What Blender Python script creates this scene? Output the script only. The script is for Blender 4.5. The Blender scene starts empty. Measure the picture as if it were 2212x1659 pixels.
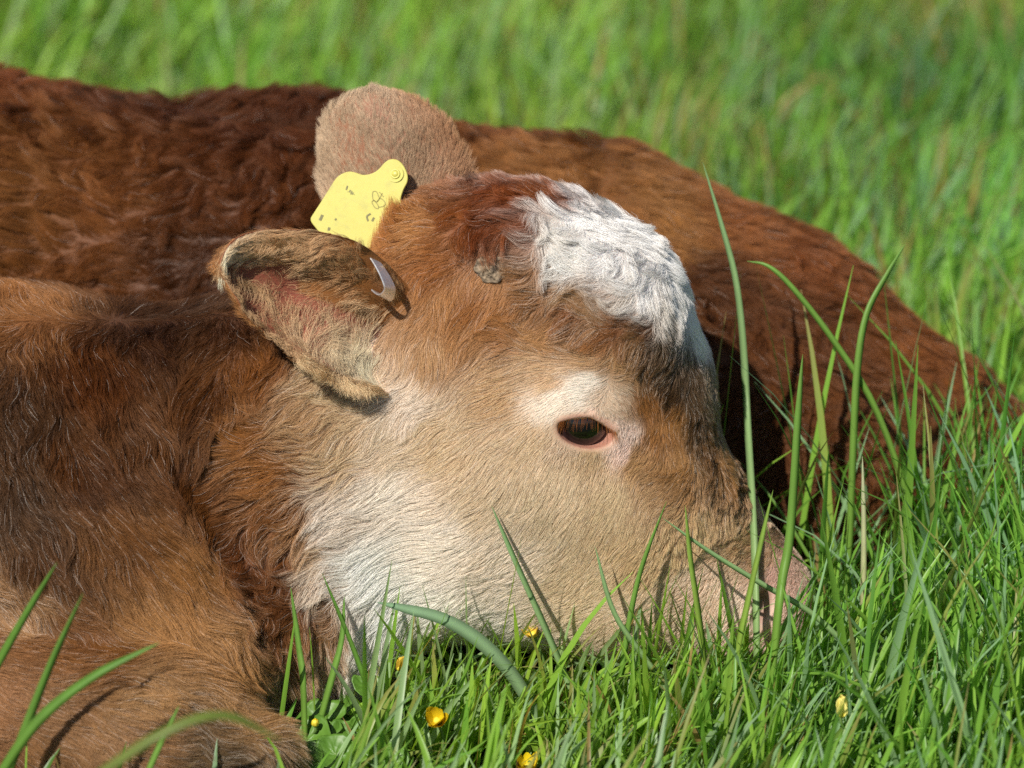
import bpy, math
import numpy as np
from mathutils import Matrix, Vector, kdtree

rng = np.random.default_rng(7)

# ------------------------------------------------------------------ camera, sky, sun, exposure
scene = bpy.context.scene
COL = scene.collection
PITCH = math.radians(20.0)
DIST = 2.4                                     # camera to the calf's cheek
CAM = np.array([0.0, -DIST * math.cos(PITCH), 0.2 + DIST * math.sin(PITCH)])
RIGHT = np.array([1.0, 0.0, 0.0])
UP = np.array([0.0, math.sin(PITCH), math.cos(PITCH)])
FWD = np.array([0.0, math.cos(PITCH), -math.sin(PITCH)])
S = 0.0003                                     # metres per photo unit (2212 across) at DIST
cam_data = bpy.data.cameras.new("camera")
cam = bpy.data.objects.new("camera", cam_data)
COL.objects.link(cam)
cam.matrix_world = Matrix(((RIGHT[0], UP[0], -FWD[0], CAM[0]),
                           (RIGHT[1], UP[1], -FWD[1], CAM[1]),
                           (RIGHT[2], UP[2], -FWD[2], CAM[2]), (0, 0, 0, 1)))
cam_data.sensor_width = 36.0
cam_data.lens = 36.0 * DIST / (2212 * S)
cam_data.clip_end = 500
cam_data.dof.use_dof = True
cam_data.dof.focus_distance = 2.335
cam_data.dof.aperture_fstop = 4.8
scene.camera = cam

SUN_TO = np.array([-0.37, -0.60, 0.71])
SUN_TO /= np.linalg.norm(SUN_TO)
world = bpy.data.worlds.new("World")
scene.world = world
world.use_nodes = True
wn = world.node_tree
sky = wn.nodes.new("ShaderNodeTexSky")
sky.sky_type = 'NISHITA'
sky.sun_disc = False
sky.sun_elevation = math.asin(SUN_TO[2])
sky.sun_rotation = math.atan2(SUN_TO[0], SUN_TO[1])
bg = wn.nodes["Background"]
wn.links.new(sky.outputs[0], bg.inputs[0])
bg.inputs[1].default_value = 0.068
sl = bpy.data.lights.new("sun", 'SUN')
sl.energy = 5.0
sl.angle = math.radians(0.53)
sl.color = (1.0, 0.94, 0.84)
sun = bpy.data.objects.new("sun", sl)
COL.objects.link(sun)
sun.rotation_euler = Vector(SUN_TO).to_track_quat('Z', 'Y').to_euler()
scene.view_settings.view_transform = 'Standard'
scene.view_settings.look = 'None'
scene.view_settings.exposure = 0.31
scene.view_settings.gamma = 1.0
scene.cycles.use_denoising = False
scene.cycles.max_bounces = 8
scene.cycles_curves.shape = 'RIBBONS'

# ------------------------------------------------------------------ helpers
def ray(px, py):
    px = np.asarray(px, float); py = np.asarray(py, float)
    d = FWD + ((px - 1106) * S / DIST)[..., None] * RIGHT + ((829.5 - py) * S / DIST)[..., None] * UP
    return d

def Q(px, py, t=0.0):
    """the point of the calf seen at (px, py) on the upright plane t metres in front of the head's middle"""
    d = ray(px, py)
    k = (-np.asarray(t, float) - CAM[1]) / d[..., 1]
    return CAM + k[..., None] * d if np.ndim(k) else CAM + k * d

def project(p):
    v = np.asarray(p) - CAM
    w = v @ FWD
    return 1106 + (v @ RIGHT) / w * DIST / S, 829.5 - (v @ UP) / w * DIST / S

def norm(v, axis=-1):
    return v / np.maximum(np.linalg.norm(v, axis=axis, keepdims=True), 1e-9)

_lat = np.random.default_rng(3).uniform(-1, 1, (32, 32, 32, 3)).astype(np.float32)
def vnoise(p, freq, seed=0):
    """smooth 3-channel value noise, -1..1"""
    q = np.asarray(p) * freq + seed * 7.31
    i = np.floor(q).astype(int)
    f = (q - i).astype(np.float32)
    f = f * f * (3 - 2 * f)
    out = np.zeros(q.shape, np.float32)
    for dx in (0, 1):
        wx = f[:, 0] if dx else 1 - f[:, 0]
        for dy in (0, 1):
            wy = f[:, 1] if dy else 1 - f[:, 1]
            for dz in (0, 1):
                wz = f[:, 2] if dz else 1 - f[:, 2]
                out += (wx * wy * wz)[:, None] * _lat[(i[:, 0] + dx) % 32, (i[:, 1] + dy) % 32, (i[:, 2] + dz) % 32]
    return out

def srgb(r, g, b):
    c = np.array([r, g, b], float) / 255.0
    return np.where(c <= 0.04045, c / 12.92, ((c + 0.055) / 1.055) ** 2.4)

def link(o, parent=None):
    COL.objects.link(o)
    if parent is not None:
        o.parent = parent
    return o

def tag(o, label=None, cat=None, group=None, kind=None):
    for k, v in (("label", label), ("category", cat), ("group", group), ("kind", kind)):
        if v:
            o[k] = v
    return o

def mesh_obj(name, verts, faces, mat=None, parent=None, smooth=True, colors=None, colname="col"):
    me = bpy.data.meshes.new(name)
    verts = np.asarray(verts, np.float32)
    if isinstance(faces, np.ndarray):
        nf, k = faces.shape
        me.vertices.add(len(verts)); me.vertices.foreach_set("co", verts.ravel())
        me.loops.add(nf * k); me.loops.foreach_set("vertex_index", faces.astype(np.int32).ravel())
        me.polygons.add(nf); me.polygons.foreach_set("loop_start", np.arange(0, nf * k, k, dtype=np.int32))
        me.polygons.foreach_set("loop_total", np.full(nf, k, np.int32))
        me.update(calc_edges=True)
    else:
        me.from_pydata([tuple(map(float, v)) for v in verts], [], [tuple(map(int, f)) for f in faces])
    me.polygons.foreach_set("use_smooth", np.full(len(me.polygons), smooth))
    if colors is not None:
        a = me.color_attributes.new(colname, 'FLOAT_COLOR', 'POINT')
        c = np.ones((len(verts), 4), np.float32); c[:, :3] = colors
        a.data.foreach_set("color", c.ravel())
    if mat:
        me.materials.append(mat)
    me.update()
    return link(bpy.data.objects.new(name, me), parent)

def merge(parts):
    """[(verts, faces)] -> one"""
    V, F, n = [], [], 0
    for v, f in parts:
        V.append(np.asarray(v, float)); F += [tuple(i + n for i in g) for g in f]; n += len(v)
    return np.concatenate(V), F

def new_mat(name):
    m = bpy.data.materials.new(name); m.use_nodes = True
    nt = m.node_tree
    return m, nt, nt.nodes["Principled BSDF"], nt.nodes["Material Output"]

def simple_mat(name, col, rough=0.5, **kw):
    m, nt, p, o = new_mat(name)
    p.inputs["Base Color"].default_value = (*col, 1)
    p.inputs["Roughness"].default_value = rough
    for k, v in kw.items():
        p.inputs[k.replace("_", " ")].default_value = v
    return m

# ------------------------------------------------------------------ the calf's body as one smooth distance field
def cone(p, a, ra, b, rb):
    ab = b - a
    L = float(np.linalg.norm(ab))
    if L < 1e-6:
        return np.linalg.norm(p - a, axis=-1) - ra
    h = np.clip(((p - a) @ (ab / (L * L)).astype(p.dtype)), 0, 1)
    d = p - (a.astype(p.dtype) + h[..., None] * ab.astype(p.dtype))
    return np.sqrt(np.einsum('...i,...i->...', d, d)) - (ra + (rb - ra) * h)

def ell(p, c, ax, r):
    """ellipsoid with axes ax (3x3 rows) and radii r"""
    q = ((p - c.astype(p.dtype)) @ np.asarray(ax, p.dtype).T) / np.asarray(r, p.dtype)
    k0 = np.sqrt(np.einsum('...i,...i->...', q, q))
    return (k0 - 1) * min(r)

def smin(a, b, k):
    h = np.maximum(k - np.abs(a - b), 0) / k
    return np.minimum(a, b) - h * h * k * 0.25

def smax(a, b, k):
    return -smin(-a, -b, k)

PX = S
HEAD = [  # (px,py,t,r_px) -> (px,py,t,r_px), blend
    ((1120, 512, 0, 92), (1300, 655, .0, 140), .04),
    ((1140, 560, .03, 95), (1310, 700, .032, 125), .04),
    ((1140, 530, -.03, 95), (1310, 665, -.032, 125), .04),
    ((1220, 590, .0, 128), (1240, 640, .02, 128), .04),
    ((1300, 660, 0, 140), (1400, 820, 0, 118), .03),
    ((1310, 700, .034, 115), (1385, 880, .028, 105), .03),
    ((1310, 665, -.034, 110), (1400, 820, -.026, 95), .03),
    ((1395, 825, 0, 110), (1408, 955, 0, 98), .03),
    ((1408, 955, 0, 98), (1490, 1125, 0, 90), .03),
    ((1490, 1125, 0, 90), (1612, 1272, 0, 90), .03),
    ((1370, 950, .022, 112), (1460, 1110, .018, 102), .04),
    ((1460, 1120, .018, 102), (1600, 1285, .012, 92), .04),
    ((1615, 1280, .020, 84), (1662, 1318, .016, 70), .03),
    ((1615, 1265, -.012, 88), (1662, 1300, -.012, 75), .02),
    ((1262, 860, .034, 108), (1290, 960, .036, 108), .03),     # near orbit
    ((1262, 830, -.034, 108), (1290, 900, -.036, 108), .03),
    ((1050, 690, 0, 165), (1150, 800, 0, 200), .04),           # back of the skull
    ((1080, 790, .025, 150), (1230, 800, .03, 120), .04),
    ((1130, 1020, 0, 215), (1340, 1100, 0, 165), .04),         # cheeks
    ((1060, 1060, .044, 170), (1330, 1130, .042, 132), .05),
    ((1150, 1000, .045, 130), (1330, 1040, .040, 110), .05),
    ((1330, 1130, .042, 132), (1590, 1310, .024, 85), .05),
    ((1060, 1030, -.028, 165), (1320, 1110, -.018, 125), .04),
    ((980, 1225, 0, 150), (1250, 1305, 0, 95), .04),           # jaw
    ((1000, 1225, .046, 130), (1300, 1290, .044, 92), .05),
    ((1250, 1305, 0, 95), (1560, 1345, 0, 62), .03),
    ((1340, 1275, .052, 85), (1590, 1345, .036, 58), .05),
    ((950, 800, .02, 150), (960, 600, .0, 130), .05),         # ear base
    ((950, 770, -.02, 150), (1000, 570, -.03, 115), .05),
]
BODY = [
    ((820, 1060, .0, 225), (720, 1285, .03, 165), .05),        # throat
    ((620, 1080, .0, 215), (640, 1180, .02, 170), .06),
    ((590, 1160, .035, 190), (650, 1370, .065, 140), .06),
    ((900, 960, 0, 235), (620, 895, 0, 225), .05),             # neck
    ((620, 895, 0, 225), (0, 905, 0, 245), .05),
    ((0, 905, 0, 245), (-700, 850, -.06, 310), .06),
    ((120, 1130, .055, 262), (420, 1400, .115, 160), .035),    # brisket
    ((-600, 1100, .0, 330), (120, 1130, .045, 262), .06),
    ((-330, 1480, .165, 168), (300, 1590, .178, 132), .03),      # folded foreleg
    ((300, 1590, .178, 132), (535, 1640, .185, 92), .03),
]
def build_prims():
    P = []
    for a, b, k in HEAD + BODY:
        P.append((Q(a[0], a[1], a[2]), a[3] * PX, Q(b[0], b[1], b[2]), b[3] * PX, k))
    v = lambda *a: np.array(a, float)
    T = [(v(-.66, .14, .16), .14, v(-.42, .30, .16), .150, .08),
         (v(-.42, .30, .16), .150, v(-.15, .30, .145), .146, .05),
         (v(-.15, .30, .145), .146, v(.04, .28, .125), .140, .05),
         (v(.04, .28, .125), .140, v(.16, .25, .095), .122, .05),
         (v(.16, .25, .095), .122, v(.28, .215, .04), .092, .05),
         (v(.28, .215, .04), .092, v(.355, .19, .002), .057, .05),
         (v(.05, .178, .122), .112, v(.20, .15, .06), .090, .022),   # thigh over the flank
         (v(.20, .15, .06), .090, v(.305, .14, .008), .060, .03)]
    return P + T

PRIMS = build_prims()
EYE = {}
def sdf(p, carve=True):
    p = np.asarray(p, np.float32)
    d = None
    for a, ra, b, rb, k in PRIMS:
        e = cone(p, a, ra, b, rb)
        d = e if d is None else smin(d, e, k)
    if 'sax' in EYE and 'pax' in EYE and carve:
        c, ax = EYE['c'], EYE['ax']
        d = smin(d, ell(p, EYE['bulge'], ax, (.030, .026, .020)), .014)
        d = smax(d, -ell(p, EYE['nostril'], EYE['nax'], (.0060, .0120, .011)), .004)
        d = smax(d, -ell(p, EYE['pit'], EYE['pax'], (.015, .0055, .014)), .012)
        d = smax(d, -ell(p, EYE['slit'], EYE['sax'], (.0185, .0106, .016)), .0025)
        l0, l1, l2 = EYE['lid']
        d = smin(d, np.minimum(cone(p, l0, .0028, l1, .0034), cone(p, l1, .0034, l2, .0028)), .003)
    return d

def march(px, py, carve=True, n=70):
    """where the lines of sight through photo points meet the body"""
    d = norm(ray(px, py))
    k = np.full(len(d), DIST - .45)
    for _ in range(n):
        k = k + np.clip(sdf(CAM + k[:, None] * d, carve), -.02, .05) * 0.9
    return CAM + k[:, None] * d, np.abs(sdf(CAM + k[:, None] * d, carve)) < .004

def grad(p, h=.0015, carve=True):
    g = np.zeros((len(p), 3), np.float32)
    for i in range(3):
        o = np.zeros(3); o[i] = h
        g[:, i] = sdf(p + o, carve) - sdf(p - o, carve)
    return norm(g)

# the eye opening
_e, _ = march([1264], [918], False)
_en = grad(_e, .01, False)[0].astype(float)
_ex = norm(RIGHT - _en * (_en @ RIGHT)); _ey = np.cross(_en, _ex)
EYE.update(c=_e[0], n=_en, ax=np.array([_ex, _ey, _en]))
EYE['bulge'] = _e[0] - _en * .013 + _ey * .004
_sp = _e[0] + _en * .004
_a = math.radians(-12)
_sx = _ex * math.cos(_a) + _ey * math.sin(_a); _sy = np.cross(_en, _sx)
EYE['slit'] = _sp - _ey * .0034
EYE['sax'] = np.array([_sx, _sy, _en])
EYE['lid'] = [EYE['slit'] - _sx * .0180 + _sy * .0056 - _en * .0015, EYE['slit'] + _sy * .0122 + _en * .0012, EYE['slit'] + _sx * .0180 + _sy * .0056 - _en * .0015]

_m, _ = march([1650], [1312], False)
_mn = grad(_m, .006, False)[0].astype(float)
_mu = norm(UP + .35 * RIGHT - _mn * (_mn @ (UP + .35 * RIGHT)))
EYE['nostril'] = _m[0] + _mn * .001
EYE['nax'] = np.array([np.cross(_mu, _mn), _mu, _mn])

_q, _ = march([300], [1474], False)
_qn = grad(_q, .006, False)[0].astype(float)
_qx = norm(RIGHT * .9 - UP * .42); _qx = norm(_qx - _qn * (_qx @ _qn))
EYE['pit'] = _q[0] + _qn * .001
EYE['pax'] = np.array([_qx, np.cross(_qn, _qx), _qn])

def axis_steps(stops):
    out = []
    for a, b, s in stops:
        out.append(np.arange(a, b - s * .3, s))
    return np.concatenate(out + [np.array([stops[-1][1]])])

def surface_nets(X, Y, Z, f):
    nx, ny, nz = f.shape
    neg = f < 0
    n8 = np.zeros((nx - 1, ny - 1, nz - 1), np.int8)
    for i in (0, 1):
        for j in (0, 1):
            for k in (0, 1):
                n8 += neg[i:nx - 1 + i, j:ny - 1 + j, k:nz - 1 + k]
    act = (n8 > 0) & (n8 < 8)
    I, J, K = np.nonzero(act)
    idx = -np.ones(act.shape, np.int64); idx[I, J, K] = np.arange(len(I))
    acc = np.zeros((len(I), 3)); cnt = np.zeros(len(I))
    cs = [(i, j, k) for i in (0, 1) for j in (0, 1) for k in (0, 1)]
    for a in range(8):
        for b in range(a + 1, 8):
            A, B = cs[a], cs[b]
            if sum(abs(A[m] - B[m]) for m in range(3)) != 1:
                continue
            fa = f[I + A[0], J + A[1], K + A[2]]; fb = f[I + B[0], J + B[1], K + B[2]]
            m = (fa < 0) != (fb < 0)
            t = np.where(m, fa / np.where(m, fa - fb, 1), 0)
            pa = np.stack([X[I + A[0]], Y[J + A[1]], Z[K + A[2]]], 1)
            pb = np.stack([X[I + B[0]], Y[J + B[1]], Z[K + B[2]]], 1)
            acc += np.where(m[:, None], pa + t[:, None] * (pb - pa), 0); cnt += m
    verts = acc / cnt[:, None]
    quads = []
    for ax in range(3):
        sl0 = [slice(1, -1)] * 3; sl1 = [slice(1, -1)] * 3
        sl0[ax] = slice(0, -1); sl1[ax] = slice(1, None)
        n0 = neg[tuple(sl0)]; n1 = neg[tuple(sl1)]
        c = np.nonzero(n0 != n1)
        flip = n0[c]
        base = [c[0] + (ax != 0), c[1] + (ax != 1), c[2] + (ax != 2)]
        u, w = (ax + 1) % 3, (ax + 2) % 3
        def at(du, dw):
            q = [x.copy() for x in base]
            q[u] -= du; q[w] -= dw
            return idx[q[0], q[1], q[2]]
        q = np.stack([at(1, 1), at(0, 1), at(0, 0), at(1, 0)], 1)
        q[~flip] = q[~flip][:, ::-1]
        quads.append(q)
    return verts, np.concatenate(quads)

ex, ey, ez = EYE['c']
X = axis_steps([(-.86, -.36, .010), (-.36, -.10, .005), (-.10, ex - .03, .0028), (ex - .03, ex + .03, .0014), (ex + .03, .21, .0026), (.21, .49, .007)])
Y = axis_steps([(-.30, -.11, .006), (-.11, -.085, .003), (-.085, -.04, .0018), (-.04, .06, .003), (.06, .50, .009)])
Z = axis_steps([(-.09, .0, .008), (.0, ez - .025, .0032), (ez - .025, ez + .025, .0014), (ez + .025, .33, .0032), (.33, .38, .008)])
F = np.empty((len(X), len(Y), len(Z)), np.float32)
for i0 in range(0, len(X), 12):
    G = np.stack(np.meshgrid(X[i0:i0 + 12], Y, Z, indexing='ij'), -1).astype(np.float32)
    F[i0:i0 + 12] = sdf(G)
bv, bf = surface_nets(X, Y, Z, F)
# ------------------------------------------------------------------ materials
def skin_mat(name, rough=.55, spec=.3):
    m, nt, p, o = new_mat(name)
    at = nt.nodes.new("ShaderNodeAttribute"); at.attribute_name = "col"
    ns = nt.nodes.new("ShaderNodeTexNoise"); ns.inputs["Scale"].default_value = 900; ns.inputs["Detail"].default_value = 3
    tc = nt.nodes.new("ShaderNodeTexCoord")
    nt.links.new(tc.outputs["Object"], ns.inputs["Vector"])
    bp = nt.nodes.new("ShaderNodeBump"); bp.inputs["Strength"].default_value = .5; bp.inputs["Distance"].default_value = .0006
    nt.links.new(ns.outputs["Fac"], bp.inputs["Height"])
    nt.links.new(bp.outputs[0], p.inputs["Normal"])
    nt.links.new(at.outputs["Color"], p.inputs["Base Color"])
    p.inputs["Roughness"].default_value = rough
    p.inputs["Specular IOR Level"].default_value = spec
    p.inputs["Subsurface Weight"].default_value = .15
    p.inputs["Subsurface Radius"].default_value = (.004, .0015, .0008)
    return m

def hair_mat(name, rough=.32, radial=.45):
    m = bpy.data.materials.new(name); m.use_nodes = True
    nt = m.node_tree; nt.nodes.remove(nt.nodes["Principled BSDF"])
    h = nt.nodes.new("ShaderNodeBsdfHairPrincipled")
    h.parametrization = 'COLOR'
    at = nt.nodes.new("ShaderNodeAttribute"); at.attribute_name = "hair_col"
    nt.links.new(at.outputs["Color"], h.inputs["Color"])
    h.inputs["Roughness"].default_value = rough
    h.inputs["Radial Roughness"].default_value = radial
    h.inputs["Random Roughness"].default_value = .3
    h.inputs["Coat"].default_value = 0.0
    h.inputs["IOR"].default_value = 1.40
    d = nt.nodes.new("ShaderNodeBsdfDiffuse")
    nt.links.new(at.outputs["Color"], d.inputs["Color"])
    mx = nt.nodes.new("ShaderNodeMixShader"); mx.inputs[0].default_value = .70
    nt.links.new(h.outputs[0], mx.inputs[1]); nt.links.new(d.outputs[0], mx.inputs[2])
    nt.links.new(mx.outputs[0], nt.nodes["Material Output"].inputs[0])
    return m

M_SKIN = skin_mat("calf_skin")
M_HAIR = hair_mat("calf_hair")

# ------------------------------------------------------------------ the coat: which way the hair lies, how long it is and its colours
FLOW = [  # photo point, direction of the hair in degrees (0 right, 90 up)
    (1080, 420, 185), (1200, 400, 200), (1140, 450, 205), (1180, 440, 215), (1000, 470, 200), (900, 530, 160), (840, 520, 130), (790, 515, 120), (860, 490, 132), (960, 440, 140),
    (1000, 560, 245), (1010, 640, 262), (960, 680, 265), (930, 620, 250), (940, 740, 268), (1060, 540, 200), (1090, 620, 225),
    (1190, 520, 215), (1250, 480, -20), (1300, 560, 205), (1400, 620, 222), (1440, 560, -20), (1350, 500, 10), (1480, 700, -80),
    (1500, 760, -95), (1500, 660, -30), (1230, 590, 200), (1310, 640, 195), (1370, 560, 230), (1200, 650, 190), (1300, 700, 205), (1380, 740, 220), (1420, 790, 240),
    (1480, 900, 250), (1530, 880, 275), (1520, 980, 255), (1560, 1040, 235), (1620, 1130, 212), (1550, 1180, 197), (1480, 1100, 232), (1420, 1200, 222),
    (1350, 1100, 252), (1100, 640, 215), (1150, 720, 175), (1100, 790, 185), (1150, 800, 178), (1080, 870, 200), (1260, 780, 165), (1340, 810, 20),
    (1260, 850, 170), (1330, 870, -30), (1400, 870, -60), (1420, 940, -100), (1390, 990, -150), (1180, 900, 215), (1190, 960, 240),
    (1100, 960, 225), (1200, 1020, 255), (1300, 1030, 262), (1050, 1100, 217), (950, 1000, 197), (900, 1150, 190), (1000, 1250, 200), (1150, 1250, 215),
    (1300, 1280, 215), (1450, 1320, 205), (1550, 1280, 245), (1600, 1350, 235), (1640, 1220, 215), (1680, 1190, 220),
    (780, 1150, 182), (760, 1300, 205), (800, 1400, 235), (650, 1000, 175), (560, 950, 168), (500, 950, 160), (600, 1150, 200), (540, 1200, 235), (560, 1300, 255),
    (650, 1400, 265), (720, 1480, 275), (850, 900, 240), (760, 880, 200), (900, 880, 235), (980, 900, 210),
    (100, 630, 100), (300, 620, 80), (430, 600, 60), (550, 640, 40), (200, 800, 262), (400, 800, 270), (50, 900, 268), (250, 1000, 288), (450, 750, 262), (520, 800, 270),
    (440, 930, 280), (300, 900, 275), (100, 1150, 280), (300, 1150, 300), (400, 1150, 295), (400, 1250, 305), (450, 1350, 312), (550, 1450, 328), (600, 1520, 340),
    (150, 1330, 318), (300, 1420, 338), (520, 1560, 338), (40, 1300, 318), (100, 1500, -18), (300, 1560, -22), (500, 1620, -20), (20, 1400, -30),
    (0, 170, 40), (300, 200, 30), (600, 240, 20), (100, 300, 200), (300, 350, 240), (500, 450, 205), (250, 500, 165), (100, 450, 172), (600, 330, 250),
    (1150, 280, -10), (1400, 330, -20), (1250, 380, 170), (1300, 440, 215), (1380, 420, -10), (1450, 500, -60), (1700, 600, -60), (1900, 750, -50), (1600, 800, -90), (1850, 900, -80), (1560, 450, -40),
]
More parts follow.
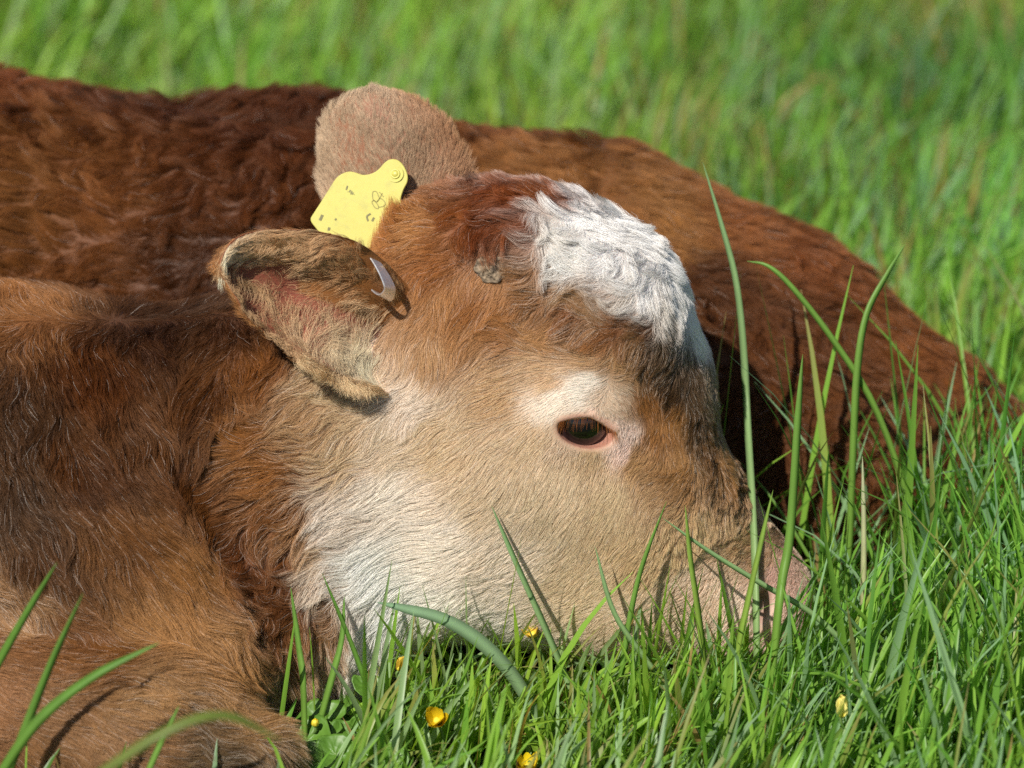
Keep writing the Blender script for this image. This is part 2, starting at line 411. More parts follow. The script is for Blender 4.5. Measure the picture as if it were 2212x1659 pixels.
COAT = [  # photo point, colour, hair length mm, share of pale hairs, curl
    # torso: sunlight on the upper flank painted lighter, shade below it darker
    (0, 180, (104, 52, 28), 26, .02, .7), (300, 230, (84, 42, 24), 26, .02, .8), (600, 260, (84, 42, 24), 26, .02, .8), (150, 320, (110, 62, 34), 24, .02, .6),
    (500, 400, (90, 46, 24), 26, .02, .8), (250, 480, (112, 62, 34), 24, .02, .6), (420, 560, (78, 40, 20), 24, .02, .7), (60, 420, (116, 68, 38), 24, .02, .5),
    (1150, 290, (104, 54, 34), 22, .02, .7), (1420, 330, (114, 62, 40), 18, .02, .5), (1300, 420, (128, 78, 46), 20, .02, .6), (1420, 450, (132, 82, 48), 18, .02, .4),
    (1600, 480, (124, 70, 42), 18, .02, .5), (1750, 560, (116, 62, 36), 18, .02, .5), (1550, 620, (84, 46, 28), 20, .02, .6), (1750, 700, (92, 50, 30), 20, .02, .6),
    (1950, 720, (112, 60, 32), 18, .02, .5), (1650, 900, (92, 50, 30), 20, .02, .6), (1950, 900, (100, 56, 34), 18, .02, .5),
    # neck: light along its top edge painted paler, shade under it darker
    (60, 660, (142, 90, 52), 16, .10, .2), (200, 640, (100, 62, 38), 18, .05, .3), (400, 620, (84, 52, 32), 18, .03, .3), (350, 720, (66, 37, 19), 20, .02, .4), (520, 700, (76, 43, 20), 20, .02, .4),
    (200, 800, (92, 50, 22), 22, .02, .2), (450, 850, (92, 52, 22), 24, .02, .25), (50, 900, (82, 54, 38), 22, .08, .3), (30, 1050, (82, 56, 42), 22, .1, .35), (200, 1000, (88, 50, 24), 22, .05, .25),
    (400, 1000, (92, 52, 22), 24, .03, .25), (560, 780, (126, 76, 40), 20, .03, .4),
    # brisket, foreleg: crease shade painted darker, light on the left ridge paler
    (100, 1200, (92, 58, 36), 20, .08, .4), (250, 1150, (112, 70, 38), 22, .04, .2), (400, 1200, (130, 84, 44), 24, .03, .15), (330, 1330, (158, 106, 58), 24, .04, .15),
    (480, 1400, (162, 110, 62), 24, .05, .2), (590, 1480, (182, 138, 90), 26, .2, .4), (200, 1440, (116, 74, 42), 18, .08, .3), (60, 1410, (126, 82, 52), 15, .1, .3), (430, 1600, (104, 80, 62), 18, .2, .4), (480, 1640, (92, 72, 58), 18, .2, .4), (0, 1500, (150, 100, 66), 14, .1, .2), (150, 1380, (112, 70, 40), 18, .08, .3), (30, 1320, (150, 108, 76), 18, .25, .3),
    (100, 1520, (138, 96, 66), 15, .08, .2), (300, 1500, (154, 110, 70), 18, .08, .3), (300, 1600, (144, 102, 72), 14, .1, .2), (520, 1560, (148, 106, 68), 24, .14, .4), (560, 1630, (120, 94, 76), 24, .3, .5),
    # throat
    (480, 1080, (110, 64, 30), 24, .03, .5), (560, 950, (138, 86, 44), 22, .12, .3), (620, 1030, (142, 88, 44), 24, .16, .4), (540, 1200, (110, 62, 32), 22, .10, 1.0), (640, 1210, (118, 68, 34), 22, .12, .9), (660, 1300, (116, 68, 36), 22, .14, 1.0), (610, 1350, (112, 66, 36), 22, .14, 1.0), (610, 1120, (124, 74, 38), 22, .1, .6), (690, 1340, (140, 94, 58), 24, .25, .8), (690, 1180, (176, 128, 84), 24, .3, .4), (600, 1280, (108, 62, 32), 22, .12, 1.0),
    (650, 1130, (160, 106, 60), 24, .22, .5), (640, 1380, (128, 84, 52), 24, .22, .9), (700, 1400, (170, 128, 96), 26, .35, .6), (700, 1240, (206, 172, 140), 26, .35, .4), (740, 1480, (186, 156, 130), 26, .45, .5),
    (740, 1120, (224, 198, 170), 24, .4, .25), (800, 1220, (242, 230, 214), 24, .6, .2), (850, 1320, (244, 232, 216), 22, .55, .2), (800, 1420, (236, 222, 204), 26, .5, .3), (930, 1330, (236, 220, 200), 16, .45, .15),
    (850, 1060, (228, 206, 178), 18, .4, .15), (760, 980, (196, 150, 104), 20, .25, .25), (680, 920, (180, 130, 84), 20, .16, .3), (850, 950, (204, 168, 128), 16, .3, .2), (880, 850, (214, 184, 152), 18, .4, .4), (760, 860, (196, 154, 108), 20, .2, .5),
    # cheek, jaw, muzzle: muzzle tones lightened against the shade falling there
    (960, 960, (202, 160, 112), 11, .2, .1), (1050, 1050, (206, 168, 124), 13, .12, .05), (950, 1180, (230, 208, 180), 12, .3, .1), (1100, 1220, (218, 188, 150), 13, .15, .05), (1050, 1360, (228, 208, 180), 12, .3, .1),
    (1200, 1050, (206, 168, 122), 10, .06, .05), (1320, 1080, (198, 158, 110), 10, .05, .05), (1250, 1250, (202, 162, 116), 11, .08, .05), (1400, 1200, (194, 148, 96), 11, .05, .1), (1400, 1340, (218, 174, 128), 8, .06, .05),
    (1500, 1150, (200, 150, 94), 14, .05, .35), (1600, 1150, (194, 144, 92), 13, .06, .35), (1530, 1280, (230, 182, 138), 6, .05, .05), (1610, 1330, (244, 196, 164), 3, .1, 0), (1680, 1250, (220, 160, 138), 2.5, .05, 0), (1640, 1390, (226, 172, 144), 3, .1, 0), (1640, 1210, (190, 138, 98), 6, .12, .1), (1540, 1380, (236, 190, 152), 5, .1, .05),
    # brow, eye
    (1080, 850, (196, 144, 92), 10, .12, .1), (1180, 820, (200, 148, 96), 8, .14, .05), (1260, 790, (188, 134, 82), 7, .06, .05), (1250, 845, (242, 218, 196), 5, .6, 0), (1190, 870, (236, 212, 184), 5, .5, 0), (1320, 860, (214, 176, 136), 5, .2, 0),
    (1340, 800, (182, 128, 76), 7, .06, .05), (1400, 860, (150, 94, 44), 8, .03, .1), (1420, 930, (148, 96, 50), 7, .03, .1), (1390, 1000, (172, 124, 74), 6, .03, .05), (1150, 950, (204, 162, 114), 7, .15, .05), (1260, 985, (196, 152, 102), 5, .05, 0), (1345, 950, (224, 180, 156), 2.5, .1, 0), (1235, 965, (204, 164, 130), 3.5, .1, 0),
    (1470, 1000, (160, 110, 62), 11, .06, .4),
    # forehead
    (1000, 470, (128, 68, 28), 18, .05, .5), (1100, 420, (126, 62, 26), 17, .03, 1.0), (1180, 420, (132, 70, 34), 17, .08, 1.0), (900, 510, (170, 108, 52), 16, .10, .4), (840, 530, (160, 96, 48), 22, .1, .4), (860, 495, (150, 88, 42), 24, .08, .4), (950, 560, (144, 84, 38), 14, .08, .4),
    (1050, 480, (108, 52, 22), 22, .03, 1.0), (1120, 500, (126, 64, 30), 20, .05, .9), (960, 640, (172, 112, 58), 11, .05, .2), (1010, 660, (144, 86, 38), 14, .05, .4), (1000, 720, (172, 112, 58), 12, .06, .2), (1060, 620, (172, 112, 62), 10, .05, .3),
    (1080, 690, (164, 104, 54), 14, .08, .5), (930, 760, (180, 126, 76), 12, .15, .2), (1150, 640, (142, 92, 54), 18, .16, .7), (1150, 590, (146, 100, 66), 18, .25, .7), (1230, 680, (128, 74, 38), 18, .25, .7), (1330, 730, (122, 72, 38), 16, .28, .7), (1180, 730, (172, 116, 64), 12, .06, .5),
    (1290, 750, (144, 88, 44), 12, .08, .7), (1400, 780, (112, 76, 48), 14, .22, .6), (1460, 830, (86, 60, 40), 13, .2, .5), (1500, 900, (88, 62, 42), 11, .2, .5), (1530, 960, (104, 70, 44), 10, .2, .5), (1500, 800, (88, 62, 42), 10, .2, .4), (1528, 790, (128, 106, 86), 9, .4, .4), (1548, 850, (100, 76, 58), 10, .3, .5), (1570, 1020, (132, 92, 58), 13, .2, .5),
    (1450, 900, (140, 92, 46), 10, .08, .3),
    (1200, 500, (228, 218, 206), 20, .9, .8), (1260, 470, (238, 232, 226), 20, .95, .8), (1230, 560, (236, 230, 220), 20, .95, .8), (1300, 540, (246, 244, 240), 22, 1, .8), (1350, 500, (246, 244, 242), 18, 1, .6), (1300, 588, (242, 236, 228), 15, .95, .8), (1380, 600, (246, 244, 240), 22, 1, .8),
    (1420, 560, (246, 244, 242), 18, 1, .6), (1400, 632, (240, 234, 226), 13, .95, .8), (1460, 640, (244, 242, 238), 13, 1, .6), (1480, 600, (244, 242, 240), 14, 1, .5), (1492, 700, (238, 236, 228), 10, 1, .4), (1506, 722, (232, 226, 216), 8, .9, .3), (1435, 672, (206, 190, 174), 12, .6, .6), (1380, 725, (130, 92, 62), 13, .3, .7), (1440, 750, (98, 70, 48), 11, .2, .6), (1300, 690, (150, 110, 78), 15, .4, .7), (1340, 655, (200, 184, 166), 14, .7, .7), (1230, 640, (150, 112, 80), 16, .4, .7), (1340, 700, (120, 72, 38), 14, .25, .7), (1400, 700, (112, 70, 42), 12, .25, .7), (1270, 655, (142, 100, 66), 16, .35, .7), (1490, 770, (92, 66, 46), 10, .2, .4),
]
def on_coat(tab, back):
    """control points on the skin; those aimed at a silhouette go to the nearest skin along the line of sight"""
    xy = np.array([(c[0], c[1]) for c in tab], float)
    hit, ok = march(xy[:, 0], xy[:, 1], False)
    if not back:
        bad = np.nonzero(~ok | (hit[:, 1] > .10))[0]
        d = norm(ray(xy[bad, 0], xy[bad, 1]))
        ks = np.linspace(DIST - .15, DIST + .06, 60)
        pts = CAM + ks[None, :, None] * d[:, None]
        f = sdf(pts.reshape(-1, 3), False).reshape(len(bad), -1)
        hit[bad] = pts[np.arange(len(bad)), f.argmin(1)]
    return hit
def is_back(e):
    x, y = e[0], e[1]
    return bool(y < np.interp(x, [0, 470, 690, 1040, 1050, 1200, 1360, 1480, 1545, 1570, 1700, 2212], [585, 565, 520, 400, 384, 378, 465, 590, 700, 880, 1150, 1600]))
FB = [e for e in FLOW if is_back(e)]; FN = [e for e in FLOW if not is_back(e)]
CB = [e for e in COAT if is_back(e)]; CN = [e for e in COAT if not is_back(e)]
def fvec(tab):
    a = np.radians([e[2] for e in tab])
    return np.cos(a)[:, None] * RIGHT + np.sin(a)[:, None] * UP
def coat_col(c):
    """hair colour from its shown tone, painted light included, taken to a reflectance, slightly greyed"""
    a = srgb(*c)
    lum = min(1.0, a.mean() / .45)
    a = a + (a.mean() - a) * .24 * min(1, max(0, (lum - .22) / .35))
    a = a * (.80 + .20 * min(1, lum / .25))
    a = a ** (1.06 - .22 * lum) * (.96 + .14 * lum) * np.array([1, 1.02, .70 + .32 * lum])
    return np.minimum(a, .90)
def cvec(tab, gain=1.0):
    return np.array([(*(coat_col(c[2]) * gain), c[3] * .001, c[4], c[5]) for c in tab])
FLOW_N, FLOW_B, COAT_N, COAT_B = on_coat(FN, 0), on_coat(FB, 1), on_coat(CN, 0), on_coat(CB, 1)
VF_N, VF_B, VC_N, VC_B = fvec(FN), fvec(FB), cvec(CN), cvec(CB, np.array([1.22, 1.38, 1.38]))

def idw(p, P, V, eps, pw):
    out = np.empty((len(p), V.shape[1]), np.float32)
    for i in range(0, len(p), 20000):
        d2 = ((p[i:i + 20000, None, :] - P[None]) ** 2).sum(-1)
        w = 1.0 / (d2 + eps * eps) ** pw
        out[i:i + 20000] = (w @ V) / w.sum(1, keepdims=True)
    return out

def backness(p):
    thr = .080 - .062 * np.clip((p[:, 0:1] - .10) / .04, 0, 1) * (p[:, 2:3] < .19)
    return np.clip((p[:, 1:2] - thr) / .03, 0, 1)

def coat(p):
    q = p + vnoise(p, 60) * .006 + vnoise(p, 190, 1) * .0025
    k = backness(p)
    return idw(q, COAT_N, VC_N, .006, 2.0) * (1 - k) + idw(q, COAT_B, VC_B, .012, 2.0) * k

def flow(p, n):
    k = backness(p)
    v = idw(p, FLOW_N, VF_N, .012, 1.6) * (1 - k) + idw(p, FLOW_B, VF_B, .02, 1.6) * k
    v = v - n * (v * n).sum(1, keepdims=True)
    return norm(v)

def sample(verts, quads, count, weight):
    tri = np.concatenate([quads[:, [0, 1, 2]], quads[:, [0, 2, 3]]])
    a, b, c = verts[tri[:, 0]], verts[tri[:, 1]], verts[tri[:, 2]]
    cr = np.cross(b - a, c - a)
    ar = np.linalg.norm(cr, axis=1)
    w = ar * weight((a + b + c) / 3, cr / np.maximum(ar, 1e-12)[:, None])
    cdf = np.cumsum(w); cdf /= cdf[-1]
    t = np.searchsorted(cdf, rng.random(count))
    u, v = rng.random(count), rng.random(count)
    m = u + v > 1
    u[m], v[m] = 1 - u[m], 1 - v[m]
    return a[t] + u[:, None] * (b - a)[t] + v[:, None] * (c - a)[t], t % len(quads), np.stack([1 - u - v, u, v], 1), tri[t]

NP = 7
def grow(root, nrm, d, L, lift, curl, clump_n, clump_w, droop=.55, noise_w=.40, nfreq=90.0):
    """hair strands from their roots: (n, NP, 3)"""
    n = len(root)
    pts = np.empty((n, NP, 3), np.float32)
    pts[:, 0] = root - nrm * .0006
    p = pts[:, 0].copy()
    side = np.cross(nrm, d)
    ph = rng.uniform(0, 6.283, n)
    # neighbouring hairs share the phase, so waves read as locks
    ph = ph * .25 + vnoise(root, 110, 4)[:, 0] * 5.0
    hook = np.clip(vnoise(root, 75, 14)[:, 0] * 2.6, -1, 1)
    step = (L / (NP - 1))[:, None]
    for k in range(1, NP):
        s = (k - .5) / (NP - 1)
        nw = (noise_w * np.clip(.35 + curl, .3, 1.1))[:, None]
        nz = vnoise(p, nfreq, 2) * nw + vnoise(p, nfreq * 3.1, 3) * nw * .6
        a = np.sin(ph + s * 6.0)[:, None] * curl[:, None]
        b = np.cos(ph + s * 6.0)[:, None] * curl[:, None]
        el = (lift * (1 - droop * s))[:, None]
        th = (curl * hook * s * 2.4)[:, None]
        dk = d * np.cos(th) + side * np.sin(th)
        v = dk + side * a * .55 + nrm * (el + .30 * b) + nz - nrm * (nz * nrm).sum(1, keepdims=True) * .6
        p = p + norm(v) * step
        pts[:, k] = p
    if clump_n:
        m = max(2, n // clump_n)
        par = rng.choice(n, m, replace=False)
        kd = kdtree.KDTree(m)
        for j, r in enumerate(root[par]):
            kd.insert(r, j)
        kd.balance()
        near = np.array([kd.find(r)[1] for r in root])
        pp = pts[par[near]]
        off = root - root[par[near]]
        s = np.linspace(0, 1, NP)[None, :, None] ** 1.1
        w = s * clump_w[:, None, None] * rng.uniform(.55, 1, n)[:, None, None]
        pts = pts * (1 - w) + (pp + off[:, None, :] * .25) * w
    return pts

def clear_skin(pts, nrm):
    for k in range(1, NP):
        q = pts[:, k]
        d = sdf(q, True)
        pts[:, k] = q + nrm * np.clip(( .0003 + .00016 * k) - d, 0, .006)[:, None]
    return pts

def hair_obj(name, pts, rad, c_root, c_tip, mat, parent):
    n = len(pts)
    cu = bpy.data.hair_curves.new(name)
    cu.add_curves([NP] * n)
    cu.attributes['position'].data.foreach_set('vector', np.ascontiguousarray(pts, np.float32).ravel())
    taper = np.array([1, 1, .95, .88, .75, .55, .22], np.float32)
    r = (rad[:, None] * taper[None]).astype(np.float32)
    ra = cu.attributes.get('radius') or cu.attributes.new('radius', 'FLOAT', 'POINT')
    ra.data.foreach_set('value', r.ravel())
    s = (np.linspace(0, 1, NP) ** 1.5)[None, :, None]
    c = np.ones((n, NP, 4), np.float32)
    c[..., :3] = c_root[:, None, :] * (1 - s) + c_tip[:, None, :] * s
    ca = cu.attributes.new('hair_col', 'FLOAT_COLOR', 'POINT')
    ca.data.foreach_set('color', c.ravel())
    cu.materials.append(mat)
    return link(bpy.data.objects.new(name, cu), parent)

def hair_colors(base, pale, p, tipmix=.25):
    n = len(base)
    j = vnoise(p, 70, 5)[:, :1] * .16 + vnoise(p, 380, 6)[:, :1] * .30 + rng.normal(0, .18, (n, 1))
    white = np.array(srgb(236, 228, 218))
    isw = (rng.random(n) < pale * .45)[:, None]
    lum = np.clip(base.mean(1, keepdims=True) / .6, 0, 1)
    c = np.clip(base * (1 + j * (1 - .55 * lum)), .004, .92)
    root = np.where(isw, c * .5 + white * .35, c * (.66 + .32 * lum))
    white = np.minimum(white * (.35 + .65 * lum) + c * (1 - lum) * 1.4, .92)
    tip = np.where(isw, white, c + (np.minimum(c * 2.0 + .03, .9) - c) * tipmix * 2 * rng.random((n, 1)))
    return root, tip

# ------------------------------------------------------------------ calf body
bn = grad(bv)
bc = coat(bv)
skin = bc[:, :3] * .55 + np.array(srgb(150, 105, 80)) * .10
PINK = np.array(srgb(184, 146, 122))
ed = np.sqrt(((((bv - EYE['slit']) @ EYE['sax'].T) / np.array([.0185, .0106, .016])) ** 2).sum(1))
we = np.clip(1 - (ed - 1.0) / .24, 0, 1)[:, None] * ((bv @ RIGHT < EYE['c'][0] + .04) & (ed < 2))[:, None]
skin = skin * (1 - we) + PINK * .85 * we
lid_in = np.clip((1.06 - ed) / .1, 0, 1)[:, None]
skin = skin * (1 - lid_in) + np.array(srgb(150, 96, 84)) * lid_in
ld_ = np.minimum(cone(bv, EYE['lid'][0], .0028, EYE['lid'][1], .0034), cone(bv, EYE['lid'][1], .0034, EYE['lid'][2], .0028))
lw_ = np.clip(1 - np.abs(ld_) / .0012, 0, 1)[:, None]
skin = skin * (1 - lw_) + np.array(srgb(214, 176, 156)) * lw_
_pp = np.stack(project(bv), 1)
def nose_mask(p):
    """0 on hair, 1 on the bare nose pad"""
    c = NOSE_C
    d = np.sqrt((((p - c) / np.array([.020, .060, .034])) ** 2).sum(1))
    return np.clip((1.04 - d) / .22, 0, 1)
NOSE_C = Q(1738, 1310, .0)
nm = nose_mask(bv)[:, None]
skin = skin * (1 - nm) + np.array(srgb(206, 150, 138)) * nm
nd = np.sqrt(((((bv - EYE['nostril']) @ EYE['nax'].T) / np.array([.0060, .0120, .011])) ** 2).sum(1))
wn_ = np.clip(1.25 - nd, 0, .5)[:, None] * 2 * (nd < 1.25)[:, None]
skin = skin * (1 - wn_) + np.array(srgb(92, 48, 40)) * wn_

calf = link(bpy.data.objects.new("calf", None))
calf.location = (float(Q(1106, 1400)[0]), 0.1, 0)
bpy.context.view_layer.update()
tag(calf, "red-brown calf with a white forehead lying curled up with its chin in the grass", "calf")
OFF = np.array(calf.location)
def child(o):
    """parent to the calf, keeping world coordinates in the mesh"""
    o.parent = calf
    o.matrix_parent_inverse = calf.matrix_world.inverted()
    return o
body = child(mesh_obj("body", bv, bf, M_SKIN, None, True, skin))

K = 1.0
TOCAM = -FWD
def head_w(c, n):
    f = (.25 * (n @ TOCAM > -.75) + .75 * np.clip((n @ TOCAM + .35) / .5, .0, 1)) * (c[:, 2] > .004) * (c[:, 0] > -.62) * (c[:, 1] < .11) * np.where(c[:, 0] < -.40, .4, 1)
    short = 1.0 + 1.0 * ((c[:, 0] > -.01) & (c[:, 2] < .2))
    return f * short
def back_w(c, n):
    return (.25 * (n @ TOCAM > -.8) + .75 * np.clip((n @ TOCAM + .4) / .5, .0, 1)) * (c[:, 2] > .01) * (c[:, 0] > -.68) * (c[:, 1] >= .11) * np.where(c[:, 0] < -.46, .4, 1)

def body_fur(count, wfun, rad, clump, guard):
    p, _, _, _ = sample(bv, bf, count, wfun)
    n = grad(p.astype(np.float32)).astype(float)
    c = coat(p)
    d = flow(p + vnoise(p, 45, 8) * .004, n)
    L = c[:, 3] * rng.uniform(.65, 1.15, len(p))
    pale = c[:, 4]; curl = c[:, 5]
    # bare or thin: eye rim, nose
    e = np.sqrt(((((p - EYE['slit']) @ EYE['sax'].T) / np.array([.0185, .0106, .016])) ** 2).sum(1))
    keep = (e > 1.14) & (rng.random(len(p)) < np.clip((e - 1.10) / .22, .0, 1))
    nmk = nose_mask(p)
    keep &= rng.random(len(p)) > nmk * 1.3
    nd = np.sqrt(((((p - EYE['nostril']) @ EYE['nax'].T) / np.array([.0060, .0120, .011])) ** 2).sum(1))
    keep &= nd > 1.35
    hb = np.linalg.norm(p - HORN, axis=1)
    keep &= hb > .0056
    L = np.where(e < 2.2, np.maximum(L * np.clip(.45 + (e - 1.2) * .55, .45, 1), .0028), L)
    L = np.where(hb < .016, L * .6, L)
    p, n, c, d, L, pale, curl = [x[keep] for x in (p, n, c, d, L, pale, curl)]
    lift = np.clip(.12 + 11 * L + .22 * curl, .13, .75) * rng.uniform(.6, 1.3, len(p))
    cw = np.clip(.30 + 16 * L, .35, .66) + .2 * (curl > .5)
    pts = np.empty((len(p), NP, 3), np.float32)
    wet = np.clip(1 - np.linalg.norm((p - WET_C) / np.array([.045, .08, .065]), axis=1), 0, 1) > .02
    big = (L > .0105) & (curl > .5) & ~wet
    for m_, cn, cf in ((big, clump * 6, 1.0), (wet, int(clump * 1.7), 1.45), (~big & ~wet, clump, 1.0)):
        if m_.sum() > 50:
            pts[m_] = grow(p[m_], n[m_], d[m_], L[m_], lift[m_], curl[m_] * .75 + .06, cn, np.minimum(cw[m_] * cf, .93))
    pts = clear_skin(pts, n.astype(np.float32))
    cr, ct = hair_colors(c[:, :3], pale, p)
    r = rad * rng.uniform(.7, 1.25, len(p)) * (1 + 10 * L)
    return pts, r, cr, ct

WET_C = march([1560], [1110], False)[0][0]
HORN = march([1060], [580], False)[0][0]
if True:
    A = body_fur(int(500000 * K), head_w, .000066, 18, True)
    B = body_fur(int(230000 * K), back_w, .00008, 18, True)
    hair_obj("fur", *[np.concatenate([x, y]) for x, y in zip(A, B)], M_HAIR, body)

# ------------------------------------------------------------------ eye
def uv_sphere(c, r, nu=64, nv=40, axes=np.eye(3)):
    V = []
    for j in range(nv + 1):
        th = math.pi * j / nv
        for i in range(nu):
            a = 2 * math.pi * i / nu
            V.append(c + r * (math.sin(th) * math.cos(a) * axes[0] + math.sin(th) * math.sin(a) * axes[1] + math.cos(th) * axes[2]))
    F = [(j * nu + i, (j + 1) * nu + i, (j + 1) * nu + (i + 1) % nu, j * nu + (i + 1) % nu) for j in range(nv) for i in range(nu)]
    return np.array(V), np.array(F)

er = .0195
ec = EYE['bulge'] - EYE['n'] * .0015 - EYE['sax'][1] * .0022
V, Fq = uv_sphere(ec, er, 72, 60, EYE['sax'])
loc = (V - ec) @ EYE['sax'].T / er
rad_ = np.hypot(loc[:, 0] + .05, loc[:, 1])
pup = np.hypot((loc[:, 0] + .05) / .42, (loc[:, 1]) / .26)
colr = np.where((rad_ < .72)[:, None], np.array(srgb(14, 9, 8)), np.array(srgb(70, 50, 48)))
colr = np.where(((rad_ > .64) & (rad_ < .75))[:, None], np.array(srgb(34, 24, 26)), colr)
colr = np.where((pup < 1)[:, None], np.array(srgb(8, 9, 14)), colr)
m, nt, p_, o_ = new_mat("eye_gloss")
at = nt.nodes.new("ShaderNodeAttribute"); at.attribute_name = "col"
nt.links.new(at.outputs["Color"], p_.inputs["Base Color"])
p_.inputs["Roughness"].default_value = .3
p_.inputs["Specular IOR Level"].default_value = 0.1
p_.inputs["Coat Weight"].default_value = 1.0
p_.inputs["Coat Roughness"].default_value = .02
child(mesh_obj("eye", V, Fq, m, None, True, colr))
eye = bpy.data.objects["eye"]
tag(eye, "dark wet eye under a pale lid")

# lashes
n = 80
th = rng.uniform(.20, math.pi - .16, n)
u_ = np.clip((1 - np.cos(th)) / 2, 0, 1)[:, None]
lp = np.where(u_ < .5, EYE['lid'][0] + (EYE['lid'][1] - EYE['lid'][0]) * u_ * 2, EYE['lid'][1] + (EYE['lid'][2] - EYE['lid'][1]) * (u_ * 2 - 1))
lp = lp + EYE['n'] * .0016 - EYE['sax'][1] * .0016
th = np.pi - th
Ld = rng.uniform(.006, .0115, n)
x = np.cos(th)
dd = norm(EYE['n'] * .62 - EYE['sax'][1] * .85 + EYE['sax'][0] * (x * .30)[:, None] + rng.normal(0, .07, (n, 3)))
pts = np.empty((n, NP, 3), np.float32)
for k in range(NP):
    s = k / (NP - 1)
    pts[:, k] = lp + dd * (Ld * s)[:, None] + (EYE['n'] * .25 - EYE['sax'][1] * .1) * (Ld * s * s * .5)[:, None]
lc = np.array(srgb(124, 72, 34)) * rng.uniform(.6, 1.3, (n, 1))
if True:
    hair_obj("eyelash", pts, np.full(n, .00006), lc, np.minimum(lc * 1.5, .9), M_HAIR, eye)

# ------------------------------------------------------------------ ears
def spline(pts, n):
    """Catmull-Rom through points, n samples"""
    P = np.asarray(pts, float)
    P = np.concatenate([[2 * P[0] - P[1]], P, [2 * P[-1] - P[-2]]])
    seg = np.linspace(0, len(P) - 3 - 1e-9, n)
    i = seg.astype(int); t = (seg - i)[:, None]
    a, b, c, d = P[i], P[i + 1], P[i + 2], P[i + 3]
    return .5 * (2 * b + (c - a) * t + (2 * a - 5 * b + 4 * c - d) * t ** 2 + (3 * b - a - 3 * c + d) * t ** 3)

def ear_sheet(top, bot, depth, away, ns=56, na=28, thick=.0028, roll=0.0):
    """a leaf-shaped cup between two edges, with real thickness; returns both sides"""
    T = spline([Q(*p) for p in top], ns); B = spline([Q(*p) for p in bot], ns)
    s = np.linspace(0, 1, ns); a = np.linspace(0, 1, na)
    dep = np.array([depth(x) for x in s])
    C = (T + B) / 2 + away * (2 * dep)[:, None]
    G = ((1 - a) ** 2)[None, :, None] * T[:, None] + (2 * a * (1 - a))[None, :, None] * C[:, None] + (a ** 2)[None, :, None] * B[:, None]
    if roll:
        off = roll * (np.exp(-((a - .15) / .15) ** 2) - np.exp(-(.15 / .15) ** 2) * (1 - a)) 
        G = G - away * (off[None, :] * np.sin(np.pi * np.clip(.12 + .88 * s, 0, 1))[:, None] ** .7)[..., None]
    G = G + FWD * (.045 * np.clip(1 - s / .16, 0, 1) ** 1.5)[:, None, None]
    du = np.gradient(G, axis=0); dv = np.gradient(G, axis=1)
    N = norm(np.cross(du, dv))
    sg = np.sign((N * away).sum(-1).mean())
    N = N * sg                                            # points to the cup's outer side
    G = G + N * (vnoise(G.reshape(-1, 3), 70, 11)[:, :1] * .0012).reshape(ns, na, 1)
    rim = np.minimum(1, np.minimum(a, 1 - a) * 8)[None, :, None] * np.minimum(1, (1 - s) * 10)[:, None, None]
    O = G + N * thick * (.35 + .65 * rim)
    idx = np.arange(ns * na).reshape(ns, na)
    q = np.stack([idx[:-1, :-1], idx[1:, :-1], idx[1:, 1:], idx[:-1, 1:]], -1).reshape(-1, 4)
    V = np.concatenate([G.reshape(-1, 3), O.reshape(-1, 3)])
    qo = q + ns * na
    qi = q if sg < 0 else q[:, ::-1]
    qo = qo[:, ::-1] if sg < 0 else qo
    loop = np.concatenate([idx[:, 0], idx[-1, 1:], idx[-2::-1, -1], idx[0, -2:0:-1]])
    nx = np.roll(loop, -1)
    rimq = np.stack([loop, loop + ns * na, nx + ns * na, nx], 1)
    if sg < 0:
        rimq = rimq[:, ::-1]
    ss, aa = np.meshgrid(s, a, indexing='ij')
    return dict(V=V, F=np.concatenate([qi, qo, rimq]), G=G, N=N, O=O, s=ss, a=aa, q=q)

near_top = [(965, 745, .020), (910, 662, .038), (858, 590, .050), (775, 524, .066), (680, 500, .072), (600, 497, .076), (540, 503, .080), (500, 522, .085), (481, 552, .090), (477, 572, .092)]
near_bot = [(970, 800, .035), (885, 850, .066), (770, 836, .080), (690, 800, .087), (615, 752, .088), (552, 698, .092), (510, 645, .096), (487, 605, .094), (477, 576, .093)]
E1 = ear_sheet(near_top, near_bot, lambda x: .006 + .013 * math.sin(math.pi * min(1, max(0, x)) ** .8) , FWD - .15 * UP, roll=.010)
far_l = [(735, 560, -.030), (712, 470, -.058), (697, 400, -.068), (693, 330, -.074), (705, 262, -.078), (738, 222, -.080), (800, 204, -.080)]
far_r = [(1010, 520, -.030), (1022, 430, -.046), (1008, 350, -.056), (975, 285, -.064), (930, 240, -.072), (880, 214, -.078), (812, 204, -.080)]
E2 = ear_sheet(far_l, far_r, lambda x: .008 + .009 * math.sin(math.pi * min(1, max(0, x)) ** .8), -FWD + .15 * UP)

tan_skin = np.array(srgb(150, 96, 72))
def ear_obj(E, inner_c, outer_c, label):
    nG = E['s'].size
    c = np.concatenate([inner_c, outer_c])
    o = child(mesh_obj("ear", E['V'], E['F'], M_SKIN, None, True, c))
    tag(o, label)
    return o
s_, a_ = E1['s'].ravel(), E1['a'].ravel()
base = np.clip(1 - s_ / .25, 0, 1)[:, None]
inner = np.array(srgb(128, 72, 56)) * (1 - base) + np.array(srgb(214, 140, 116)) * base
inner = np.where((a_ > .55)[:, None] & (s_ < .3)[:, None], coat_col((214, 176, 136)), inner)
inner = np.where((a_ < .48)[:, None] & (s_ < .48)[:, None], coat_col((140, 88, 50)) * .8, inner)
inner = inner * (1 + .25 * vnoise(E1['G'].reshape(-1, 3), 80, 6)[:, :1])
ear1 = ear_obj(E1, inner, np.tile(np.array(srgb(150, 98, 56)), (len(s_), 1)), "pale-lined ear nearest the viewer, opening seen with a metal clip on its top edge")
